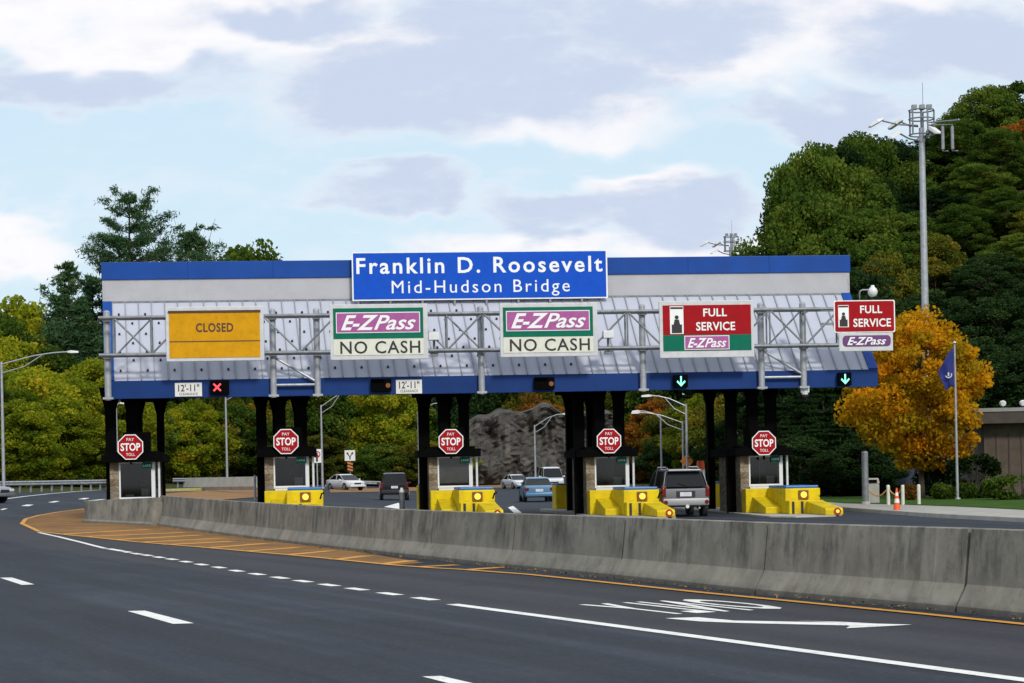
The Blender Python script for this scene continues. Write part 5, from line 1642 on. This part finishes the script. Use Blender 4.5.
street_lamp(1.5, 141, 362, 66, 11, 'pale street lamp at the left edge with its arm over the road', base=0.9)
street_lamp(225.5, 185, 392, 30, 10, 'slim street lamp pole seen right of the leftmost booth, under the canopy', base=1.0)
street_lamp(321, 190, 405, 30, 14, 'street lamp right of the second booth, arm rising to the right', base=0.6)
street_lamp(418, 205, 411, 20, 9, 'street lamp left of the middle booth, with a short arm', base=0.4)
street_lamp(534.5, 200, 425, 28, 12, 'street lamp in front of the grey rock face', base=0.0)
street_lamp(686, 150, 404, -34, 11, 'tallest lamp above the silver vehicle, arm reaching left', base=0.0)
street_lamp(682.5, 172, 421, -42, 11, 'second lamp above the silver vehicle, lower long arm with white head', base=0.0)
street_lamp(660.5, 185, 415, -20, 6, 'thin lamp pole left of the silver vehicle', two=False, base=0.0)
street_lamp(116, 150, 405, 4, 4, 'thin pale lamp pole standing behind the leftmost stop sign', two=False, base=0.9)


def sign_post(px, py_top, py_bot, Y, base, w, h, face, lab, diamond=False, arrow=None, name='road_sign', shape=None):
    p = at(px, (py_top + py_bot) / 2, Y)
    o = thing(name, lab, 'road sign', (p.x, Y, base))
    z = p.z - base
    MB().cyl((0, 0, -0.2), (0, 0, z + h * 0.4), 0.04, n=8).build('post', M['galv'], o)
    if diamond:
        MB().prism([(0, -0.06, z - h / 2), (w / 2, -0.06, z), (0, -0.06, z + h / 2), (-w / 2, -0.06, z)], (0, 0.02, 0)).build('panel', face, o)
    else:
        MB().box(-w / 2, w / 2, -0.06, -0.045, z - h / 2, z + h / 2).build('panel', face, o, bevel=0.004)
    return o, z


o, z = sign_post(350, 451, 460, 200, 0.6, 1.0, 1.0, M['sign_white'], 'white square split arrow sign over a striped marker board')
q = MB()
q.prism([(-0.06, -0.07, z - 0.36), (0.06, -0.07, z - 0.36), (0.06, -0.07, z - 0.05), (-0.06, -0.07, z - 0.05)], (0, 0.008, 0))
for sx in (-1, 1):
    q.prism([(sx * 0.02, -0.07, z - 0.05), (sx * 0.08, -0.07, z - 0.10), (sx * 0.26, -0.07, z + 0.14), (sx * 0.32, -0.07, z + 0.08), (sx * 0.30, -0.07, z + 0.34), (sx * 0.08, -0.07, z + 0.22), (sx * 0.16, -0.07, z + 0.19)], (0, 0.008, 0))
q.build('split_arrow', M['letter_black'], o)
mbd = MB().box(-0.25, 0.25, -0.06, -0.045, z - 1.55, z - 0.62).build('marker_board', M['letter_black'], o)
q = MB()
for k in range(3):
    zz = z - 1.5 + 0.3 * k
    q.prism([(-0.25, -0.066, zz + 0.14), (0.25, -0.066, zz - 0.06 + 0.06), (0.25, -0.066, zz + 0.14), (-0.25, -0.066, zz + 0.30)], (0, 0.004, 0))
q.build('orange_stripes', M['orange_sign'], mbd)
o, z = sign_post(317, 450, 462, 130, 0.4, 0.55, 0.85, M['sign_white'], 'narrow white no turn sign with red ring right of the second booth', name='prohibition_sign')
q = MB()
for k in range(16):
    a = R(22.5 * k); b = R(22.5 * (k + 1))
    q.prism([(0.22 * math.cos(a), -0.068, z + 0.10 + 0.22 * math.sin(a)), (0.22 * math.cos(b), -0.068, z + 0.10 + 0.22 * math.sin(b)), (0.16 * math.cos(b), -0.068, z + 0.10 + 0.16 * math.sin(b)), (0.16 * math.cos(a), -0.068, z + 0.10 + 0.16 * math.sin(a))], (0, 0.006, 0))
q.prism([(-0.14, -0.069, z + 0.20), (-0.10, -0.069, z + 0.24), (0.14, -0.069, z + 0.0), (0.10, -0.069, z - 0.04)], (0, 0.006, 0))
q.build('red_ring', M['sign_red'], o)
MB().box(-0.06, 0.06, -0.066, -0.061, z - 0.35, z + 0.22).build('black_mark', M['letter_black'], o)
sign_post(687, 456, 466, 150, 0.0, 1.0, 1.0, M['orange_sign'], 'orange diamond work sign above the silver vehicle roof', True, name='work_sign')

# things on the pavement at the right
p = G(872, 504); p = at(872, 500, 92)
o = thing('litter_bin', 'grey litter bin with a domed hood beside the grey post', 'bin', (p.x, 92, 0.13))
MB().box(-0.28, 0.28, -0.28, 0.28, 0, 0.85).build('body', M['bin'], o, bevel=0.03)
MB().prism([(-0.30, -0.30, 0.855), (0.30, -0.30, 0.855), (0.26, -0.26, 1.10), (-0.26, -0.26, 1.10)], (0, 0.58, 0)).build('hood', M['bin'], o, bevel=0.03)
MB().box(-0.18, 0.18, -0.315, -0.29, 0.89, 1.03).build('flap', M['dark_steel'], o)
p = at(865.5, 500, 90)
o = thing('grey_post', 'grey post standing left of the litter bin', 'post', (p.x, 90, 0.13))
MB().cyl((0, 0, -0.1), (0, 0, at(865.5, 453, 90).z - 0.13), 0.14, n=12).build('shaft', M['galv_dark'], o, smooth=True)
MB().cyl((0, 0, 0), (0, 0, 0.12), 0.2, 0.17, 12).build('base', M['concrete'], o)
MB().cyl((0, 0, at(865.5, 453, 90).z - 0.13), (0, 0, at(865.5, 453, 90).z - 0.05), 0.15, 0.10, 12).build('cap', M['galv_dark'], o)
pp = []
for px, yt, Yb, lab in ((888, 486, 88, 'leftmost white post of the three joined by a chain'), (902.5, 486, 87.5, 'middle white post of the three joined by a chain'), (918.5, 485.5, 87, 'rightmost white post of the three, without a chain on its right')):
    p = at(px, yt, Yb)
    o = thing('chain_post', lab, 'post', (p.x, Yb, 0.13), 0, 'white posts by the pavement')
    MB().cyl((0, 0, -0.05), (0, 0, p.z - 0.13), 0.075, n=12).build('shaft', M['post_white'], o, smooth=True)
    MB().sphere((0, 0, p.z - 0.13), (0.075, 0.075, 0.05), 12, 6).build('cap', M['post_white'], o, smooth=True)
    pp.append(Vector((p.x, Yb, p.z - 0.08)))
a0 = Vector((pp[0].x - 0.7, pp[0].y + 0.6, pp[0].z - 0.1))
for k, (a, b) in enumerate(((a0, pp[0]), (pp[0], pp[1]))):
    pts = []
    for i in range(13):
        t = i / 12; q = a.lerp(b, t); q.z -= 0.28 * math.sin(math.pi * t); pts.append(q - pp[0])
    o = MB().tube(pts, 0.030, 6).build('barrier_chain', M['chain'], loc=pp[0])
    tag(o, ['sagging yellowish chain left of the first white post', 'sagging yellowish chain between the first two white posts'][k], 'chain')
p = G(897, 513.5)
o = thing('traffic_cone', 'orange traffic cone with white collars on the road by the kerb', 'traffic cone', (p.x, p.y, 0.0))
MB().box(-0.22, 0.22, -0.22, 0.22, 0, 0.05).build('base', M['orange'], o, bevel=0.01)
def cr(z): return 0.155 - 0.125 * z / 0.92
zs = [0.05, 0.40, 0.55, 0.66, 0.78, 0.95]
for k in range(5):
    MB().cyl((0, 0, zs[k] + 0.001), (0, 0, zs[k + 1]), cr(zs[k]), cr(zs[k + 1]), 14).build('white_collar' if k in (1, 3) else 'cone_body', M['sign_white'] if k in (1, 3) else M['orange'], o, smooth=True)

# grey lane post between the second and the middle booth
p = at(402, 506, 84)
o = thing('lane_post', 'dark grey lane post with pale cap left of the middle booth', 'post', (p.x, 84, 0.0))
MB().cyl((0, 0, 0), (0, 0, 1.1), 0.11, n=12).build('shaft', M['galv_dark'], o)
MB().cyl((0, 0, 1.1), (0, 0, 1.28), 0.115, 0.05, 12).build('cap', M['white_metal'], o)
p = at(255.5, 506, 88)
o = thing('lane_post', 'thin white post left of the second booth', 'post', (p.x, 88, 0.0))
MB().cyl((0, 0, 0), (0, 0, 1.9), 0.05, n=10).build('shaft', M['white_metal'], o)
MB().cyl((0, 0, 0), (0, 0, 0.1), 0.12, n=10).build('base', M['galv_dark'], o)

# guard rails
def guard_rail(pts, lab, h=0.78, step=1.15):
    """W beam on posts through ground points"""
    P = [Vector((x, y, zg(x, y))) for x, y in pts]
    o = thing('guard_rail', lab, 'guard rail', P[0])
    prof = [(0.0, -0.16), (-0.06, -0.11), (-0.06, -0.06), (0.0, 0.0), (-0.06, 0.06), (-0.06, 0.11), (0.0, 0.16), (0.02, 0.16), (-0.03, 0.10), (-0.03, 0.07), (0.03, 0.0), (-0.03, -0.07), (-0.03, -0.10), (0.02, -0.16)]
    Q = [P[0]]
    for a, b in zip(P, P[1:]):
        n = max(1, int((b - a).length / 1.2))
        for k in range(1, n + 1):
            q = a.lerp(b, k / n); q.z = zg(q.x, q.y); Q.append(q)
    rings = []
    for i, q in enumerate(Q):
        d = Q[min(i + 1, len(Q) - 1)] - Q[max(i - 1, 0)]; d.z = 0; d.normalize(); nr = Vector((d.y, -d.x, 0))
        if nr.y > 0: nr = -nr
        rings.append([q - P[0] + nr * (-a * 1.0) + Vector((0, 0, h - 0.16 + b)) for a, b in prof])
    MB().loft(rings).build('beam', M['galv'], o, smooth=False)
    acc = 0
    for a, b in zip(Q, Q[1:]):
        acc += (b - a).length
        if acc >= step:
            acc = 0; q = b - P[0]
            d = (b - a); d.z = 0; d.normalize(); nr = Vector((d.y, -d.x, 0))
            if nr.y > 0: nr = -nr
            q = q - nr * 0.12
            MB().box(q.x - 0.06, q.x + 0.06, q.y - 0.08, q.y + 0.08, q.z - 0.2, q.z + h).build('post', M['galv_dark'], o)
    return o


guard_rail([(poly_x(LEFT_EDGE, Y) + 0.6, Y) for Y in (122, 130, 138, 146, 154, 164)], 'long galvanised guard rail curving along the far left road edge')
guard_rail([(poly_x(LEFT_EDGE, Y) + 0.6, Y) for Y in (168, 178, 188, 198)], 'galvanised guard rail above the pale concrete wall, right of the leftmost booth')
guard_rail([(-15.6, 205), (-13.0, 207)], 'short guard rail piece left of the white saloon car')
# pale concrete wall under the second rail
a, b = at(186, 492, 160), at(258, 492, 150)
d = b - a; d.z = 0; L = d.length
o = MB()
o.prism([(0, 0, 0), (0, -0.12, 0.25), (0, -0.04, 0.95), (0, 0.16, 0.95), (0, 0.3, 0.25), (0, 0.32, 0)], (L, 0, 0))
o = o.build('low_concrete_wall', M['concrete'], loc=(a.x, a.y, zg(a.x, a.y) - 0.05), rotz=math.atan2(d.y, d.x), bevel=0.01)
tag(o, 'pale low concrete wall right of the leftmost booth', 'wall')
# yellow kerb at that wall's near side
p = G(160, 491.5); q_ = G(217, 490.5); d = q_ - p; d.z = 0
o = MB().box(0, d.length, 0, 0.3, -0.1, 0.16).build('yellow_kerb', M['pale_yellow'], loc=(p.x, p.y, p.z), rotz=math.atan2(d.y, d.x), bevel=0.02)
tag(o, 'low yellow painted kerb piece right of the leftmost booth', 'kerb')

# ================================================================== VEHICLES (local: x to the right, y forwards, front at +y, origin at the centre on the ground)
def wheel(parent, x, y, r, w):
    wv = MB().cyl((x - w / 2, y, r), (x + w / 2, y, r), r, n=20)
    t_ = wv.build('wheel', M['tyre'], parent, bevel=0.02, smooth=True)
    sx = 1 if x > 0 else -1
    xo = x + sx * (w / 2 + 0.004)
    rm = MB().cyl((xo, y, r), (xo + sx * 0.012, y, r), r * 0.64, n=16)
    rm.build('rim', M['rim'], t_)
    h = MB()
    for k in range(5):
        a = R(72 * k); c = Vector((xo + sx * 0.014, y + r * 0.4 * math.cos(a), r + r * 0.4 * math.sin(a)))
        h.cyl(c, c + Vector((sx * 0.004, 0, 0)), r * 0.13, n=8)
    h.build('rim_opening', M['bumper_trim'], t_)


def ring(w, y, zs, tops):
    """cross-section at station y: half widths for increasing height, mirrored"""
    L = [(-a * w, y, z) for a, z in zip(tops, zs)]
    Rr = [(a * w, y, z) for a, z in zip(tops, zs)][::-1]
    return L + Rr


def vehicle(name, lab, cat, loc, rotz, paint, kind):
    t = thing(name, lab, cat, loc, rotz)
    if kind == 'suv':
        Lh, W, H, belt, zb = 2.35, 0.94, 1.80, 1.08, 0.36
        st = [(-Lh, 0.90, 0.42, 1.06), (-Lh + 0.08, 0.97, 0.38, 1.08), (-1.2, 1.0, zb, 1.09), (0.7, 1.0, zb, 1.07), (1.05, 1.0, zb, 1.06), (1.7, 0.98, zb, 1.02), (2.2, 0.92, 0.38, 0.94), (Lh, 0.80, 0.44, 0.82)]
        gh = [(-Lh + 0.06, 1.08, -Lh + 0.34, 1.72), (-Lh + 0.5, 1.09, -Lh + 0.6, 1.78), (-0.2, 1.08, -0.2, 1.80), (0.45, 1.07, 0.25, 1.78), (1.12, 1.06, 0.5, 1.72)]
        wy, wr = 1.42, 0.37
    elif kind == 'sedan':
        Lh, W, H, belt, zb = 2.3, 0.88, 1.44, 0.90, 0.26
        st = [(-Lh, 0.84, 0.40, 0.86), (-Lh + 0.15, 0.95, 0.30, 0.95), (-1.4, 1.0, zb, 0.98), (0.8, 1.0, zb, 0.93), (1.5, 0.98, zb, 0.86), (2.1, 0.92, 0.28, 0.76), (Lh, 0.78, 0.36, 0.64)]
        gh = [(-1.75, 0.96, -1.05, 1.36), (-1.4, 0.97, -0.85, 1.42), (-0.3, 0.95, -0.3, 1.44), (0.3, 0.94, 0.1, 1.42), (1.15, 0.91, 0.30, 1.36)]
        wy, wr = 1.36, 0.32
    else:                                         # van
        Lh, W, H, belt, zb = 2.6, 0.98, 2.1, 1.2, 0.38
        st = [(-Lh, 0.95, 0.45, 1.2), (-Lh + 0.1, 0.99, 0.4, 1.22), (-1.2, 1.0, zb, 1.22), (1.0, 1.0, zb, 1.20), (1.5, 0.99, zb, 1.16), (2.2, 0.95, 0.4, 1.06), (Lh, 0.84, 0.46, 0.92)]
        gh = [(-Lh + 0.04, 1.22, -Lh + 0.10, 2.02), (-Lh + 0.5, 1.22, -Lh + 0.5, 2.1), (0.0, 1.21, 0.0, 2.1), (0.6, 1.20, 0.4, 2.06), (1.65, 1.16, 0.85, 1.98)]
        wy, wr = 1.6, 0.37
    rings = [ring(W * f, y, (z0, z0 + 0.16, z0 + 0.55 * (z1 - z0), z1 - 0.06, z1), (0.90, 0.99, 1.0, 0.96, 0.90)) for y, f, z0, z1 in st]
    body = MB().loft(rings)
    for sx in (-1, 1):                            # wheel arches stand a little proud and dark inside
        for y in (-wy, wy): pass
    b_ = body.build('body', paint, t, smooth=True, bevel=0.015)
    # greenhouse in glass, with pillars and a painted roof
    rg = []
    for yb, z0, yt, z1 in gh:
        rg.append([(-0.90 * W, yb, z0 - 0.01), (-0.74 * W, yt, z1 - 0.03), (-0.60 * W, yt, z1), (0.60 * W, yt, z1), (0.74 * W, yt, z1 - 0.03), (0.90 * W, yb, z0 - 0.01)])
    MB().loft(rg).build('glasshouse', M['car_glass'], t, smooth=False)
    rr_ = []
    for yb, z0, yt, z1 in gh:
        rr_.append([(-0.752 * W, yt, z1 - 0.06), (-0.735 * W, yt, z1 - 0.01), (-0.60 * W, yt, z1 + 0.018), (0.60 * W, yt, z1 + 0.018), (0.735 * W, yt, z1 - 0.01), (0.752 * W, yt, z1 - 0.06)])
    MB().loft(rr_).build('roof', paint, t, smooth=True)
    for k, idx in enumerate((0, 2, 4)):
        yb, z0, yt, z1 = gh[idx]
        for sx in (-1, 1):
            wd = 0.05 if idx != 0 or kind == 'sedan' else 0.10
            MB().prism([(sx * 0.905 * W, yb - wd, z0 - 0.02), (sx * 0.905 * W, yb + wd, z0 - 0.02), (sx * 0.75 * W, yt + wd, z1 - 0.03), (sx * 0.75 * W, yt - wd, z1 - 0.03)], (sx * 0.012, 0, 0)).build('pillar', paint, t)
    for sx in (-1, 1):
        for y in (-wy, wy):
            ar = MB().cyl((sx * (W - 0.20), y, wr), (sx * (W + 0.006), y, wr), wr * 1.13, n=20)
            ar.build('wheel_arch', M['bumper_trim'], t)
            wheel(t, sx * (W - 0.095), y, wr, 0.22)
        MB().loft([[(sx * (W - 0.02), 0.75, belt), (sx * (W - 0.02), 0.9, belt), (sx * (W - 0.02), 0.9, belt + 0.05), (sx * (W - 0.02), 0.75, belt + 0.05)],
                   [(sx * (W + 0.2), 0.72, belt - 0.02), (sx * (W + 0.2), 0.86, belt - 0.02), (sx * (W + 0.2), 0.86, belt + 0.14), (sx * (W + 0.2), 0.72, belt + 0.14)]]).build('mirror', M['bumper_trim'] if kind == 'suv' else paint, t, bevel=0.01)
        # lamps
        zt = {'suv': (0.80, 1.10), 'sedan': (0.66, 0.84), 'van': (0.85, 1.15)}[kind]
        MB().box(min(sx * 0.70 * W, sx * 0.97 * W), max(sx * 0.70 * W, sx * 0.97 * W), -Lh - 0.02, -Lh + 0.18, zt[0], zt[1]).build('tail_lamp', M['tail'], t, bevel=0.02) if kind != 'suv' else \
            MB().box(min(sx * 0.80 * W, sx * 0.965 * W), max(sx * 0.80 * W, sx * 0.965 * W), -Lh - 0.02, -Lh + 0.2, 0.76, 1.16).build('tail_lamp', M['tail'], t, bevel=0.02)
        zh = {'suv': (0.66, 0.82), 'sedan': (0.56, 0.70), 'van': (0.70, 0.90)}[kind]
        MB().box(min(sx * 0.42 * W, sx * 0.80 * W), max(sx * 0.42 * W, sx * 0.80 * W), Lh - 0.16, Lh + 0.03, zh[0], zh[1]).build('headlight', M['head'], t, bevel=0.02)
    # bumpers, plates, grille
    zbm = {'suv': (0.44, 0.70), 'sedan': (0.32, 0.54), 'van': (0.44, 0.66)}[kind]
    bp_m = M['silver_low'] if kind == 'suv' and paint is M['silver_paint'] else (paint if kind == 'sedan' else M['bumper_trim'])
    MB().box(-0.93 * W, 0.93 * W, -Lh - 0.10, -Lh + 0.14, zbm[0], zbm[1]).build('rear_bumper', bp_m, t, bevel=0.05, smooth=True)
    MB().box(-0.88 * W, 0.88 * W, Lh - 0.10, Lh + 0.08, zbm[0] - 0.02, zbm[1] - 0.06).build('front_bumper', bp_m, t, bevel=0.05, smooth=True)
    MB().box(-0.38 * W, 0.38 * W, Lh - 0.06, Lh + 0.025, zbm[1] - 0.02, zbm[1] + 0.12).build('grille', M['bumper_trim'], t)
    zp = {'suv': 0.86, 'sedan': 0.68, 'van': 0.80}[kind]
    MB().box(-0.22, 0.22, -Lh - 0.035, -Lh - 0.02, zp - 0.08, zp + 0.08).build('number_plate', M['plate'], t)
    return t, W, Lh


al = ANG                                          # vehicles in the lanes head along the islands
p = G(680, 517.2)
t, W, Lh = vehicle('sport_utility_vehicle', 'silver sport utility vehicle seen from behind in the toll lane', 'car', (p.x, p.y + 2.4, 0.0), al, M['silver_paint'], 'suv')
for sx in (-1, 1): MB().tube([(sx * 0.60, -1.9, 1.83), (sx * 0.61, -1.7, 1.88), (sx * 0.61, 0.1, 1.88), (sx * 0.60, 0.3, 1.82)], 0.028, 6).build('roof_rail', M['chrome'], t)
rw = MB().prism([(-0.70, -Lh + 0.03, 1.14), (0.70, -Lh + 0.03, 1.14), (0.60, -Lh + 0.30, 1.68), (-0.60, -Lh + 0.30, 1.68)], (0, -0.012, 0))
rw.build('rear_window', M['car_glass'], t)
MB().box(-0.62, 0.62, -Lh + 0.12, -Lh + 0.36, 1.735, 1.79).build('spoiler', M['silver_low'], t, bevel=0.015)
MB().box(-0.36, 0.36, -Lh - 0.018, -Lh + 0.02, 0.74, 0.98).build('plate_recess', M['bumper_trim'], t)
MB().cyl((0.04, -Lh - 0.12, 0.40), (0.04, -Lh - 0.10, 0.40), 0.07, n=12).build('hitch_cover', M['white_metal'], t)
for sx in (-1, 1): MB().cyl((sx * 0.78, -Lh - 0.115, 0.56), (sx * 0.78, -Lh - 0.09, 0.56), 0.08, n=12).build('reflector', M['tail'], t)
MB().cyl((0.5, -Lh - 0.08, 0.34), (0.5, -Lh + 0.3, 0.34), 0.04, n=10).build('exhaust', M['chrome'], t)
MB().tube([(0.05, -Lh + 0.0, 1.18), (-0.25, -Lh + 0.06, 1.30)], 0.015, 6).build('rear_wiper', M['bumper_trim'], t)

p = G(399.5, 498.5)
t, W, Lh = vehicle('sport_utility_vehicle', 'black sport utility vehicle coming away between the second and middle booths', 'car', (p.x, 140, zg(p.x, 140)), R(4), M['black_car'], 'suv')
p = at(345.5, 486, 190)
t, W, Lh = vehicle('saloon_car', 'white saloon car in three quarter view below the split arrow sign', 'car', (p.x, 190, zg(p.x, 190)), R(180 + 33), M['white_car'], 'sedan')
p = G(536.5, 502)
t, W, Lh = vehicle('saloon_car', 'light blue saloon car driving away left of the fourth booth', 'car', (p.x, p.y + 2.4, 0), al * 0.8, M['blue_car'], 'sedan')
p = at(551, 486, 190)
t, W, Lh = vehicle('white_van', 'white van just behind the light blue car', 'van', (p.x, 190, zg(p.x, 190)), R(186), M['white_car'], 'van')
p = at(516, 486, 212)
t, W, Lh = vehicle('saloon_car', 'small distant pale car in front of the rock face', 'car', (p.x, 212, zg(p.x, 212)), R(200), M['white_car'], 'sedan')
p = at(-28, 500, 112)
t, W, Lh = vehicle('saloon_car', 'dark grey car cut off by the left edge of the picture', 'car', (p.x, 112, zg(p.x, 112)), R(180 + 62), M['grey_car'], 'sedan')

for k_, (r_, H_, used_) in PROTO.items():         # a kind that was never planted leaves nothing behind
    if not used_:
        for c_ in list(r_.children): bpy.data.objects.remove(c_)
        bpy.data.objects.remove(r_)
